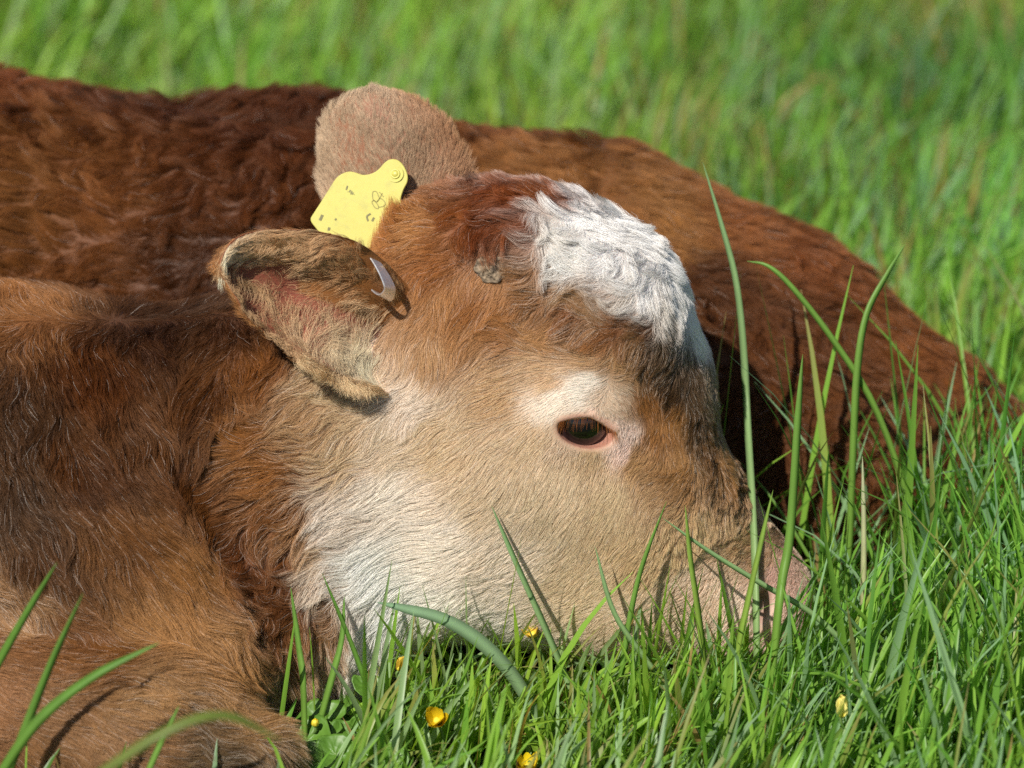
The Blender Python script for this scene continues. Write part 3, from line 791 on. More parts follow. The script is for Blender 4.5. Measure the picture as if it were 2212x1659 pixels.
ear2 = ear_obj(E2, np.tile(np.array(srgb(176, 116, 92)), (len(s_), 1)), np.tile(np.array(srgb(128, 84, 60)), (len(s_), 1)), "upright far ear seen from its furry back, with a yellow tag")

# the metal clip's two edges (its fur-free place on the ear is needed first)
CX = lambda x: 766.9 + x * .0814
CY = lambda y: 529.3 + y * .0814
Lp = [(290, 225), (450, 430), (600, 690), (700, 905), (762, 1080), (768, 1170), (720, 1250), (640, 1305), (550, 1270), (440, 1175)]
Rp = [(345, 215), (600, 400), (810, 690), (945, 905), (1035, 1100), (1055, 1240), (1030, 1370), (955, 1465), (850, 1430), (740, 1330)]
tl = [.058, .063, .068, .072, .074, .074, .073, .070, .066, .061]
La = spline([Q(CX(x), CY(y), t) for (x, y), t in zip(Lp, tl)], 48)
Ra = spline([Q(CX(x), CY(y), t - .0075) for (x, y), t in zip(Rp, tl)], 48)
CLIP = np.concatenate([La, (La + Ra) / 2, Ra])

def pick(E, n, wfun, outer=False):
    """random places on an ear sheet: position, outward normal of that side, along-ear and across-ear directions, s, a"""
    ns, na = E['s'].shape
    W = wfun(E['s'], E['a'])
    du = np.gradient(E['G'], axis=0); dv = np.gradient(E['G'], axis=1)
    area = np.linalg.norm(np.cross(du, dv), axis=-1)
    w = (W * area)[:-1, :-1].ravel()
    i = rng.choice(len(w), n, p=w / w.sum())
    I, J = np.unravel_index(i, (ns - 1, na - 1))
    u, v = rng.random(n)[:, None], rng.random(n)[:, None]
    g = E['O'] if outer else E['G']
    P = g[I, J] * (1 - u) * (1 - v) + g[I + 1, J] * u * (1 - v) + g[I, J + 1] * (1 - u) * v + g[I + 1, J + 1] * u * v
    N = E['N'][I, J] * (1 if outer else -1)
    ok = (sdf(P.astype(np.float32), False) > .0020) & (((P[:, None] - CLIP[None]) ** 2).sum(-1).min(1) > .006 ** 2)
    return tuple(x[ok] for x in (P, N, norm(du[I, J]), norm(dv[I, J]), (I + u[:, 0]) / (ns - 1), (J + v[:, 0]) / (na - 1)))

def bump2(s, a, cs, ca, rs, ra):
    return np.exp(-((s - cs) / rs) ** 2 - ((a - ca) / ra) ** 2)

if True:
    parts = []
    tanc = coat_col((214, 158, 98)); palec = coat_col((246, 216, 172)); brn = coat_col((174, 112, 60))
    # upper flap and lining: long soft hairs lying along the cup, bare skin left in its middle
    n = int(12000 * max(K, .3))
    w = lambda s, a: .04 + 1.5 * np.clip(1.2 - a / .28, 0, 1) + .9 * bump2(s, a, .62, .68, .12, .14) + 1.3 * bump2(s, a, .36, .84, .15, .16) + 2.2 * bump2(s, a, .16, .86, .16, .26) + .9 * bump2(s, a, .22, .3, .14, .25) + .7 * bump2(s, a, .88, .5, .07, .3)
    P, N, du, dv, s, a = pick(E1, n, w); n = len(P)
    top = (a < .44)[:, None]
    d = norm(np.where(top, du * .9 + dv * .45, du * .35 - dv * .5) + vnoise(P, 90, 15) * np.where(top, .35, .9) + rng.normal(0, .16, (n, 3)))
    d = norm(d - N * (d * N).sum(1, keepdims=True))
    L = np.where(a < .44, .015, .017) * rng.uniform(.5, 1.3, n)
    pts = grow(P, N, d, L, np.where(a < .44, .20, .55) * rng.uniform(.5, 1.4, n), np.where(a < .44, .2, .8), 22, np.full(n, .65))
    c = tanc * rng.uniform(.45, 1.15, (n, 1)) + (palec - tanc) * (bump2(s, a, .16, .88, .2, .3) * .7)[:, None]
    c = np.where((s < .40)[:, None] & top, c * .45 + brn * .55, c)
    c = np.clip(c, .01, .9)
    parts.append((pts, rng.uniform(.00006, .0001, n), c * .7, np.minimum(c * 1.25, .9)))
    # locks rolling over the top edge and the tip
    n = int(9500 * max(K, .3))
    P, N, du, dv, s, a = pick(E1, n, lambda s, a: np.clip(1 - np.abs(a - .10) / .18, 0, 1) * (.12 + 1.6 * np.clip((s - .35) / .4, 0, 1)) + np.clip((s - .90) / .10, 0, 1) * .8); n = len(P)
    tipf = np.clip((s - .55) / .45, 0, 1)
    d = norm(du * .75 - dv * .25 + N * .2 + vnoise(P, 120, 16) * .5 + (tipf * 1.1)[:, None] * np.array([-.25, 0, -1.0]))
    d = norm(d - N * (d * N).sum(1, keepdims=True) * .7)
    L = (.011 + .008 * tipf) * rng.uniform(.6, 1.2, n)
    pts = grow(P, N, d, L, np.full(n, .45), np.full(n, .25), 30, np.full(n, .85))
    tf2 = np.clip(tipf * 1.4, 0, 1)[:, None]
    c = (tanc * .9) * (1 - tf2) + palec * .92 * tf2
    c = c * rng.uniform(.7, 1.15, (n, 1))
    parts.append((pts, rng.uniform(.00007, .00012, n), np.minimum(c * .85, .9), np.minimum(c * 1.2, .9)))
    # small curls along the lower edge and the fluff that hides where it joins the cheek
    n = int(6500 * max(K, .3))
    P, N, du, dv, s, a = pick(E1, n, lambda s, a: np.clip((a - .90) / .10, 0, 1) * np.where(s < .42, 1.5 * np.clip(s / .12, .15, 1), .45)); n = len(P)
    fl = (s < .45)
    d = norm(dv * np.where(fl, .9, .5)[:, None] + du * np.where(fl, .35, .3)[:, None] + N * .25 + rng.normal(0, .28, (n, 3)))
    L = np.where(fl, .017, .008) * rng.uniform(.5, 1.2, n)
    pts = grow(P, N, d, L, np.full(n, .35), np.where(fl, .5, 1.0), 16, np.full(n, .6))
    c = np.where(fl[:, None], (palec * .5 + tanc * .45) * np.array([1.12, 1, .88]), tanc * .85) * rng.uniform(.6, 1.1, (n, 1))
    parts.append((pts, rng.uniform(.00006, .0001, n), c * .75, np.minimum(c * 1.2, .9)))
    # outer side
    n = int(9000 * max(K, .3))
    P, N, du, dv, s, a = pick(E1, n, lambda s, a: np.ones_like(s), True); n = len(P)
    d = norm(du + rng.normal(0, .15, (n, 3)))
    pts = grow(P, N, d, .011 * rng.uniform(.7, 1.2, n), np.full(n, .35), np.full(n, .15), 20, np.full(n, .5))
    c = brn * rng.uniform(.7, 1.15, (n, 1))
    parts.append((pts, np.full(n, .00008), c, np.minimum(c * 1.4, .9)))
    hair_obj("fur", *[np.concatenate(z) for z in zip(*parts)], M_HAIR, ear1)

    parts = []
    n = int(42000 * max(K, .3))
    P, N, du, dv, s, a = pick(E2, n, lambda s, a: np.ones_like(s), True); n = len(P)
    d = norm(du * .85 + np.where((a < .5)[:, None], -dv, dv) * (np.abs(a - .5) * .9)[:, None] + vnoise(P, 60, 9) * .25 + rng.normal(0, .08, (n, 3)))
    edge = np.minimum(np.minimum(a, 1 - a) * 6, (1 - s) * 5)
    L = (.0072 + .0025 * (edge < .3)) * rng.uniform(.6, 1.2, n)
    pts = grow(P, N, d, L, np.full(n, .30) + .1 * (edge < .3), np.full(n, .1), 34, np.full(n, .55))
    k = np.clip(np.abs(a - .5) * 2, 0, 1)[:, None]
    c = (coat_col((168, 134, 110)) * (1 - k * .4) + coat_col((180, 146, 116)) * k * .4)
    c = c + (coat_col((156, 100, 66)) - c) * np.clip((a - .62) / .3, 0, 1)[:, None] * .7
    c = c * rng.uniform(.6, 1.3, (n, 1))
    parts.append((pts, rng.uniform(.00007, .0001, n), c * .8, np.minimum(c * 1.45, .9)))
    n = int(6000 * max(K, .3))
    P, N, du, dv, s, a = pick(E2, n, lambda s, a: np.ones_like(s), False); n = len(P)
    d = norm(du + rng.normal(0, .3, (n, 3)))
    pts = grow(P, N, d, .012 * rng.uniform(.6, 1.2, n), np.full(n, .4), np.full(n, .4), 12, np.full(n, .5))
    c = tanc * rng.uniform(.7, 1.1, (n, 1))
    parts.append((pts, np.full(n, .00008), c, c))
    hair_obj("fur", *[np.concatenate(z) for z in zip(*parts)], M_HAIR, ear2)

# ------------------------------------------------------------------ horn bud scab
V, Fq = uv_sphere(np.zeros(3), 1, 40, 24)
hn = grad(HORN[None], .008, False)[0].astype(float)
hx = norm(np.cross(UP, hn)); hy = np.cross(hn, hx)
V = V * np.array([.0094, .0102, .0024])
W = HORN + V[:, :1] * hx + V[:, 1:2] * hy + V[:, 2:] * hn + hn * .0010
nz = vnoise(W, 420, 1)[:, 0] + .7 * vnoise(W, 900, 2)[:, 0]
W = W + hn * (nz * .0014)[:, None] + (hx * vnoise(W, 190, 3)[:, :1] + hy * vnoise(W, 190, 3)[:, 1:2]) * .0034
m, nt, p_, o_ = new_mat("scab")
vo = nt.nodes.new("ShaderNodeTexVoronoi"); vo.inputs["Scale"].default_value = 420
no = nt.nodes.new("ShaderNodeTexNoise"); no.inputs["Scale"].default_value = 260; no.inputs["Detail"].default_value = 6
tc = nt.nodes.new("ShaderNodeTexCoord")
for q_ in (vo, no):
    nt.links.new(tc.outputs["Object"], q_.inputs["Vector"])
cr = nt.nodes.new("ShaderNodeValToRGB")
cr.color_ramp.elements[0].position = .35; cr.color_ramp.elements[0].color = (*srgb(60, 49, 40), 1)
cr.color_ramp.elements[1].position = .65; cr.color_ramp.elements[1].color = (*srgb(138, 120, 98), 1)
nt.links.new(no.outputs["Fac"], cr.inputs[0]); nt.links.new(cr.outputs[0], p_.inputs["Base Color"])
bp = nt.nodes.new("ShaderNodeBump"); bp.inputs["Distance"].default_value = .0015
nt.links.new(vo.outputs["Distance"], bp.inputs["Height"]); nt.links.new(bp.outputs[0], p_.inputs["Normal"])
p_.inputs["Roughness"].default_value = .85
hb = child(mesh_obj("horn_bud", W, Fq, m)); tag(hb, "grey crusted horn bud")

# ------------------------------------------------------------------ ear tags
def plate(outline, tfun, thick, out):
    """a flat plate with rounded rim: outline photo points, tfun(px,py) -> t; 'out' faces the viewer"""
    O = np.array([Q(x, y, tfun(x, y)) for x, y in outline])
    c = O.mean(0)
    n = len(O)
    inner = O + (c - O) / np.linalg.norm(c - O, axis=1)[:, None] * .0011
    rings = [inner + out * thick, O + out * (thick - .0005), O, inner - out * .0001]
    V = np.concatenate(rings + [[c + out * thick], [c]])
    F = []
    for r in range(3):
        for i in range(n):
            j = (i + 1) % n
            F.append((r * n + i, r * n + j, (r + 1) * n + j, (r + 1) * n + i))
    return V, F, n

def poly_smooth(pts, per=6):
    P = np.array(pts, float)
    out = []
    for i in range(len(P)):
        a, b, c, d = P[i - 1], P[i], P[(i + 1) % len(P)], P[(i + 2) % len(P)]
        for k in range(per):
            t = k / per
            out.append(.5 * (2 * b + (c - a) * t + (2 * a - 5 * b + 4 * c - d) * t * t + (3 * b - a - 3 * c + d) * t ** 3))
    return np.array(out)

import bmesh
def filled(name, outline3, out, thick, mat, parent=None):
    """extruded plate from a closed 3-D outline, triangulated"""
    bm = bmesh.new()
    vs = [bm.verts.new(Vector(p)) for p in outline3]
    f = bm.faces.new(vs)
    r = bmesh.ops.extrude_face_region(bm, geom=[f])
    bmesh.ops.translate(bm, verts=[g for g in r["geom"] if isinstance(g, bmesh.types.BMVert)], vec=Vector(out * thick))
    bmesh.ops.recalc_face_normals(bm, faces=bm.faces[:])
    me = bpy.data.meshes.new(name); bm.to_mesh(me); bm.free()
    me.materials.append(mat)
    o = link(bpy.data.objects.new(name, me), None)
    bv_ = o.modifiers.new("rim", 'BEVEL'); bv_.width = thick * .3; bv_.segments = 2; bv_.limit_method = 'ANGLE'
    return o

TX = lambda x: 658.9 + x * .1123
TY = lambda y: 334.8 + y * .1123
tag_px = [(118, 1230), (160, 1150), (360, 840), (560, 520), (650, 415), (770, 345), (890, 325), (1000, 350), (1120, 388), (1240, 378), (1360, 330), (1450, 255), (1520, 175), (1600, 110), (1690, 85),
          (1790, 105), (1880, 180), (1950, 300), (1985, 420), (1970, 540), (1900, 680), (1850, 850), (1860, 1000), (1800, 1200), (1500, 1600), (1100, 1900), (800, 1990), (700, 1960), (400, 1640), (240, 1440), (140, 1310)]
TAGT = lambda px, py: -.020 + (470 - py) * -.00011 + (px - 780) * .00002
ptag = poly_smooth([(TX(x), TY(y)) for x, y in tag_px], 4)
m, nt, p_, o_ = new_mat("yellow_plastic")
no = nt.nodes.new("ShaderNodeTexNoise"); no.inputs["Scale"].default_value = 130; no.inputs["Detail"].default_value = 8; no.inputs["Roughness"].default_value = .65
tc = nt.nodes.new("ShaderNodeTexCoord"); nt.links.new(tc.outputs["Object"], no.inputs["Vector"])
cr = nt.nodes.new("ShaderNodeValToRGB")
cr.color_ramp.elements[0].position = .30; cr.color_ramp.elements[0].color = (.47, .42, .09, 1)
cr.color_ramp.elements[1].position = .52; cr.color_ramp.elements[1].color = (.50, .465, .105, 1)
nt.links.new(no.outputs["Fac"], cr.inputs[0])
n2 = nt.nodes.new("ShaderNodeTexNoise"); n2.inputs["Scale"].default_value = 46; n2.inputs["Detail"].default_value = 5; n2.inputs["Distortion"].default_value = 1.2
nt.links.new(tc.outputs["Object"], n2.inputs["Vector"])
mr = nt.nodes.new("ShaderNodeMapRange"); mr.inputs["From Min"].default_value = .54; mr.inputs["From Max"].default_value = .74; mr.inputs["To Max"].default_value = .5
nt.links.new(n2.outputs["Fac"], mr.inputs["Value"])
mx = nt.nodes.new("ShaderNodeMixRGB"); mx.inputs[2].default_value = (.25, .23, .10, 1)
nt.links.new(mr.outputs[0], mx.inputs[0]); nt.links.new(cr.outputs[0], mx.inputs[1]); nt.links.new(mx.outputs[0], p_.inputs["Base Color"])
p_.inputs["Roughness"].default_value = .42
p_.inputs["Subsurface Weight"].default_value = .1
p_.inputs["Subsurface Radius"].default_value = (.002, .002, .0005)
M_YEL = m
TAGN = norm(-FWD + .1 * UP - .2 * RIGHT)
ytag = child(filled("ear_tag", [Q(x, y, TAGT(x, y)) for x, y in ptag], TAGN, .0016, M_YEL))
tag(ytag, "yellow plastic tag with a crown emblem and worn black print")
def on_tag(x, y, h=.0019):
    px, py = TX(x), TY(y)
    return Q(px, py, TAGT(px, py)) + TAGN * h

def sub(o, parent):
    o.parent = parent
    bpy.context.view_layer.update()
    o.matrix_parent_inverse = parent.matrix_world.inverted()
    return o

# rivet ring and its hollow
def torus(c, n, R, r, nu=36, nv=10):
    x = norm(np.cross(n, UP + .3)); y = np.cross(n, x)
    V, F = [], []
    for i in range(nu):
        a = 2 * math.pi * i / nu
        d = x * math.cos(a) + y * math.sin(a)
        for j in range(nv):
            b = 2 * math.pi * j / nv
            V.append(c + d * (R + r * math.cos(b)) + n * r * math.sin(b))
            F.append((i * nv + j, ((i + 1) % nu) * nv + j, ((i + 1) % nu) * nv + (j + 1) % nv, i * nv + (j + 1) % nv))
    return np.array(V), F
rc = on_tag(1745, 370, .0014)
sv, sf = uv_sphere(np.zeros(3), 1, 24, 14)
x_ = norm(np.cross(TAGN, UP)); y_ = np.cross(TAGN, x_)
cone_v = rc + sv[:, :1] * .0021 * x_ + sv[:, 1:2] * .0021 * y_ + sv[:, 2:] * .0012 * TAGN
v, f = merge([torus(rc, TAGN, .0026, .0007), torus(rc, TAGN, .0052, .0004), (cone_v, [tuple(q) for q in sf])])
sub(mesh_obj("rivet", v, f, M_YEL), ytag)

def stroke(pts, w, h=.0018):
    """a thin flat ink line on the tag"""
    P = spline(pts, max(8, len(pts) * 5))
    V, F = [], []
    for i, (x, y) in enumerate(P):
        t = P[min(i + 1, len(P) - 1)] - P[max(i - 1, 0)]
        nx_, ny_ = -t[1], t[0]
        l = math.hypot(nx_, ny_) or 1
        for sgn in (-1, 1):
            V.append(on_tag(x + sgn * nx_ / l * w, y + sgn * ny_ / l * w, h))
    F = [(2 * i, 2 * i + 1, 2 * i + 3, 2 * i + 2) for i in range(len(P) - 1)]
    return np.array(V), F
M_INK = simple_mat("worn_ink", srgb(138, 130, 72), .7)
M_INK2 = simple_mat("black_ink", srgb(112, 108, 72), .7)
crown = [[(1390, 915), (1320, 860), (1310, 740), (1340, 705), (1390, 720), (1430, 810), (1445, 845), (1390, 915)],
         [(1390, 915), (1445, 845), (1500, 860), (1550, 920), (1550, 970), (1500, 1000), (1425, 1010)],
         [(1310, 890), (1340, 885), (1400, 950), (1425, 1010), (1410, 1040), (1360, 1020), (1310, 950), (1300, 910), (1310, 890)],
         [(1445, 845), (1500, 740)], [(1440, 720), (1525, 815)]]
v, f = merge([stroke(c_, 8) for c_ in crown])
sub(mesh_obj("emblem", v, f, M_INK), ytag)
marks = [([(830, 600), (805, 680)], 15), ([(885, 680), (865, 725)], 12), ([(915, 695), (890, 765)], 10), ([(940, 725), (920, 770)], 12), ([(835, 712), (842, 718)], 9), ([(965, 765), (958, 775)], 9),
         ([(350, 1160), (300, 1265)], 26), ([(590, 1235), (615, 1255)], 22), ([(1275, 1135), (1205, 1190), (1225, 1280)], 17), ([(1340, 1210), (1300, 1280)], 20), ([(480, 1400), (465, 1460)], 24)]
v, f = merge([stroke(a__, b__) for a__, b__ in marks])
sub(mesh_obj("marking", v, f, M_INK2), ytag)

# metal clip folded over the near ear's top edge
tg = np.gradient(La, axis=0)
nn = norm(np.cross(tg, Ra - La))
nn = nn * np.sign((nn @ -FWD).mean())
tk = .0007
rows = [La + nn * tk, Ra + nn * tk, Ra - nn * tk * .2, La - nn * tk * .2]
V = np.stack(rows, 1).reshape(-1, 3)
F = []
for i in range(47):
    for j in range(4):
        a, b = i * 4 + j, i * 4 + (j + 1) % 4
        F.append((a, b, b + 4, a + 4))
F += [(0, 1, 2, 3), (188, 191, 190, 189)]
m, nt, p_, o_ = new_mat("brushed_metal")
p_.inputs["Metallic"].default_value = .85
p_.inputs["Base Color"].default_value = (.78, .80, .84, 1)
no = nt.nodes.new("ShaderNodeTexNoise"); no.inputs["Scale"].default_value = 500; no.inputs["Detail"].default_value = 5
tc = nt.nodes.new("ShaderNodeTexCoord"); nt.links.new(tc.outputs["Object"], no.inputs["Vector"])
rr = nt.nodes.new("ShaderNodeMapRange"); rr.inputs["To Min"].default_value = .25; rr.inputs["To Max"].default_value = .55
nt.links.new(no.outputs["Fac"], rr.inputs["Value"]); nt.links.new(rr.outputs[0], p_.inputs["Roughness"])
clip = child(mesh_obj("metal_clip", V, F, m, None, False)); tag(clip, "bent silver metal clip with stamped marks")
# stamped marks: fine raised strokes across the bend
st = []
for k in range(9):
    i = 30 + (k % 2)
    u0 = .22 + k * .075
    a0 = La[i - 1] + (Ra[i - 1] - La[i - 1]) * u0 + nn[i - 1] * (tk + .0002)
    b0 = La[i + 1] + (Ra[i + 1] - La[i + 1]) * (u0 + (.05 if k % 3 else -.02)) + nn[i + 1] * (tk + .0002)
    w_ = norm(Ra[i] - La[i]) * .00016
    st.append((np.array([a0 - w_, a0 + w_, b0 + w_, b0 - w_]), [(0, 1, 2, 3)]))
v, f = merge(st)
sub(mesh_obj("stamp", v, f, simple_mat("stamp_metal", (.9, .9, .9), .3, Metallic=.6)), clip)
# ------------------------------------------------------------------ the pasture
m, nt, p_, o_ = new_mat("soil_moss")
no = nt.nodes.new("ShaderNodeTexNoise"); no.inputs["Scale"].default_value = 14; no.inputs["Detail"].default_value = 8
tc = nt.nodes.new("ShaderNodeTexCoord"); nt.links.new(tc.outputs["Object"], no.inputs["Vector"])
cr = nt.nodes.new("ShaderNodeValToRGB")
cr.color_ramp.elements[0].position = .3; cr.color_ramp.elements[0].color = (.012, .016, .006, 1)
cr.color_ramp.elements[1].position = .7; cr.color_ramp.elements[1].color = (.035, .06, .014, 1)
nt.links.new(no.outputs["Fac"], cr.inputs[0]); nt.links.new(cr.outputs[0], p_.inputs["Base Color"])
p_.inputs["Roughness"].default_value = .95
gx = np.concatenate([[-200, -20, -4], np.linspace(-1.5, 1.5, 61), [4, 20, 200]])
gy = np.concatenate([[-200, -20, -4], np.linspace(-1.0, 3.5, 91), [6, 20, 200]])
GX, GY = np.meshgrid(gx, gy, indexing='ij')
gp = np.stack([GX.ravel(), GY.ravel(), np.zeros(GX.size)], 1)
near = np.exp(-(gp[:, 0] ** 2 + (gp[:, 1] - .5) ** 2) / 6)
gp[:, 2] = (vnoise(gp, 3.5, 12)[:, 0] * .012 - .006) * near
gi = np.arange(GX.size).reshape(GX.shape)
gq = np.stack([gi[:-1, :-1], gi[1:, :-1], gi[1:, 1:], gi[:-1, 1:]], -1).reshape(-1, 4)
ground = mesh_obj("ground", gp, gq, m)
tag(ground, "mossy soil of the pasture under the grass", "ground", kind="structure")

def blade_mat(name, trans=.50, rough=.38):
    m, nt, p, o = new_mat(name)
    at = nt.nodes.new("ShaderNodeAttribute"); at.attribute_name = "col"
    nt.links.new(at.outputs["Color"], p.inputs["Base Color"])
    p.inputs["Roughness"].default_value = rough
    p.inputs["Specular IOR Level"].default_value = .35
    tr = nt.nodes.new("ShaderNodeBsdfTranslucent")
    mul = nt.nodes.new("ShaderNodeMixRGB"); mul.blend_type = 'MULTIPLY'; mul.inputs[0].default_value = 1
    mul.inputs[2].default_value = (1.3, 1.25, .6, 1)
    nt.links.new(at.outputs["Color"], mul.inputs[1]); nt.links.new(mul.outputs[0], tr.inputs[0])
    mx = nt.nodes.new("ShaderNodeMixShader"); mx.inputs[0].default_value = trans
    nt.links.new(p.outputs[0], mx.inputs[1]); nt.links.new(tr.outputs[0], mx.inputs[2])
    nt.links.new(mx.outputs[0], o.inputs[0])
    return m
M_GRASS = blade_mat("grass_leaf")

NB = 7
def blades(root, h, az, lean, bend, width, yaw, col, tipcol=None):
    """curved, folded, tapering blades: root (n,3) -> verts, quads, colours"""
    n = len(root)
    s = np.linspace(0, 1, NB)
    th = lean[:, None] + bend[:, None] * s[None] ** 1.3
    seg = h[:, None] / (NB - 1)
    hor = np.concatenate([np.zeros((n, 1)), np.cumsum(np.sin((th[:, 1:] + th[:, :-1]) / 2), 1)], 1) * seg
    ver = np.concatenate([np.zeros((n, 1)), np.cumsum(np.cos((th[:, 1:] + th[:, :-1]) / 2), 1)], 1) * seg
    dirx, diry = np.cos(az), np.sin(az)
    C = np.stack([root[:, 0:1] + dirx[:, None] * hor, root[:, 1:2] + diry[:, None] * hor, root[:, 2:3] + ver], -1)
    a = az + math.pi / 2 + yaw
    tw = rng.normal(0, .5, n)
    ang = a[:, None] + tw[:, None] * s[None]
    sd = np.stack([np.cos(ang), np.sin(ang), np.zeros_like(ang)], -1)
    prof = np.array([.55, .85, 1, 1, .85, .55, .06])
    w = width[:, None] * prof[None] * .5
    T = norm(np.gradient(C, axis=1))
    nn = norm(np.cross(T, sd))
    L = C - sd * w[..., None]; R = C + sd * w[..., None]; M = C - nn * (w * .35)[..., None]
    V = np.stack([L, M, R], 2)
    base = (np.arange(n) * NB * 3)[:, None, None]
    k = np.arange(NB - 1)[None, :, None] * 3
    q = np.array([[0, 1, 4, 3], [1, 2, 5, 4]])
    F = (base[..., None] + k[..., None] + q[None, None]).reshape(-1, 4)
    tc_ = col if tipcol is None else tipcol
    f = (s ** 1.5)[None, :, None, None]
    base_c = col * np.array([1.15, 1.05, .9])
    cc = base_c[:, None, None, :] * (1 - f) + tc_[:, None, None, :] * f
    return V, F, np.broadcast_to(cc, (n, NB, 3, 3)), C

OPEN_SPOTS = [(945, 1545, .165, 52), (1140, 1650, .17, 30), (1818, 1535, .20, 24), (862, 1440, .10, 18), (1155, 1362, .095, 22), (681, 1562, .15, 14), (700, 1570, .13, 55), (660, 1620, .15, 40), (1650, 1300, .06, 55)]

def grass_set(n, x0, x1, y0, y1, hfun, wid, keepfun=None, dry=.04, lean_s=.28, wind=(.5, .25)):
    x = rng.uniform(x0, x1, n); y = rng.uniform(y0, y1, n)
    cl = vnoise(np.stack([x, y, 0 * x], 1), 18, 21)
    keep = rng.random(n) < .60 + .55 * cl[:, 0] + (.55 * vnoise(np.stack([x, y, 0 * x], 1), 8, 31)[:, 0] if y0 > .9 else 0)
    if keepfun is not None:
        keep &= rng.random(n) < keepfun(x, y)
    x, y = x[keep], y[keep]; n = len(x)
    P = np.stack([x, y, 0 * x], 1)
    big = vnoise(P, 5, 22)
    h = hfun(x, y) * rng.gamma(7, 1 / 7, n) * (1 + .55 * big[:, 0])
    h = np.minimum(h, 1.55 * hfun(x, y))
    az = rng.uniform(0, 2 * math.pi, n)
    lean = np.abs(rng.normal(0, lean_s, n))
    # a common lean
    vx = np.sin(lean) * np.cos(az) + wind[0] * (.35 + .5 * vnoise(P, 6, 23)[:, 0]); vy = np.sin(lean) * np.sin(az) + wind[1] * (.3 + vnoise(P, 6, 24)[:, 0])
    az = np.arctan2(vy, vx); lean = np.arcsin(np.clip(np.hypot(vx, vy), 0, .85))
    bend = np.abs(rng.normal(.3, .55, n)) * (rng.random(n) < .85) + rng.uniform(.8, 2, n) * (rng.random(n) < .12)
    w = wid * rng.uniform(.5, 1.35, n)
    g1, g2, g3 = np.array((.235, .41, .058)), np.array((.105, .25, .036)), np.array((.30, .48, .24))
    u = np.clip(rng.random((n, 1)) + .3 * big[:, 1:2], 0, 1)
    c = g1 * u + g2 * (1 - u)
    blue = rng.random((n, 1)) < .28
    c = np.where(blue, g3 * .75, c)
    c = c * rng.uniform(.75, 1.3, (n, 1))
    c = c * (1.08 + np.where(y0 > .2, .34, .15) * vnoise(P, 2.7, 25)[:, :1]) * (1 + np.array([.22, .06, -.1]) * vnoise(P, 4.1, 26)[:, :1] * 1.5)
    isd = rng.random((n, 1)) < dry * (1 + 1.2 * big[:, 2:3])
    st = np.array((.34, .25, .10)) * rng.uniform(.6, 1.3, (n, 1))
    c = np.where(isd, st, c)
    tip = np.where(rng.random((n, 1)) < .08, np.array((.30, .26, .09)), c * 1.08)
    V, F, CC, C = blades(P, h, az, lean, bend, w, rng.normal(0, .7, n), c, tip)
    # no blade grows through the calf
    pts = C[:, 1::2].reshape(-1, 3)
    near_ = (pts[:, 0] < .5) & (pts[:, 0] > -.9) & (pts[:, 1] < .5) & (pts[:, 1] > -.35) & (pts[:, 2] < .40)
    d = np.ones(len(pts), np.float32)
    d[near_] = sdf(pts[near_].astype(np.float32), False)
    ok = (d.reshape(n, -1) > .002).all(1)
    # the flowers and the round leaves stand where the sward is thin enough to see them
    cx, cy = project(C.reshape(-1, 3))
    dep = ((C.reshape(-1, 3) - CAM) @ FWD)
    for fx, fy, ft, fr in OPEN_SPOTS:
        hit = (np.hypot(cx - fx, cy - fy) < fr) & (dep < (Q(fx, fy, ft) - CAM) @ FWD + .004)
        ok &= ~(hit.reshape(n, -1).any(1) & (rng.random(n) < .9))
    V, CC = V[ok], CC[ok]
    m_ = len(V)
    return V.reshape(-1, 3), F[:m_ * (NB - 1) * 2], CC.reshape(-1, 3)

def cat(sets):
    Vs, Fs, Cs, n = [], [], [], 0
    for v, f, c in sets:
        Vs.append(v); Fs.append(f + n); Cs.append(c); n += len(v)
    return np.concatenate(Vs), np.concatenate(Fs), np.concatenate(Cs)

def sm(x, a, b):
    t = np.clip((x - a) / (b - a), 0, 1)
    return t * t * (3 - 2 * t)

def h_near(x, y):
    """how tall the sward stands round the calf"""
    behind = sm(x, .05, .10) * sm(y, .03, .07)            # between head and haunch
    right = sm(x, .19, .27)
    front = 1 - sm(y, -.06, .0)
    h = .072 + .0 * x
    h = h + front * .012
    h = np.maximum(h, right * .125)
    h = np.maximum(h, behind * .120)
    return np.where((x < -.15) & (y < .02), .045, h)

def k_near(x, y):
    return np.where((x < -.13) & (y < .0), .12, 1.0)
KG = 1.0
sets = [grass_set(int(18500 * KG), -.72, .78, -.36, .26, h_near, .0040, k_near, .025, .36),
        grass_set(int(14000 * KG), -.72, .78, -.36, .26, lambda x, y: h_near(x, y) * .55, .0036, k_near, .10, .55),
        grass_set(int(2000 * KG), -.10, .22, -.19, -.015, lambda x, y: .088 + 0 * x, .0037, None, .03, .34, (.15, .1)),
        grass_set(int(300 * KG), -.04, .24, -.20, -.05, lambda x, y: .105 + 0 * x, .0042, None, .01, .22, (.1, .1)),
        grass_set(int(900 * KG), .07, .45, .0, .22, lambda x, y: .17 + 0 * x, .0040, None, .008, .24, (.15, .1)),
        grass_set(int(500 * KG), .22, .48, -.22, .05, lambda x, y: .14 + 0 * x, .0038, None, .01, .30, (.5, .1)),
        grass_set(int(42000 * KG), -1.05, 1.1, .26, 1.0, lambda x, y: .10 + 0 * x, .0045, None, .07, .4),
        grass_set(int(120000 * KG), -1.7, 1.8, 1.0, 3.4, lambda x, y: .105 + 0 * x, .0048, None, .08, .5)]
v, f, c = cat(sets)
grass = mesh_obj("grass", v, f, M_GRASS, None, True, c)
tag(grass, "lush green pasture grass with scattered straw blades around the calf", "grass", kind="stuff")
print("grass verts", len(v))
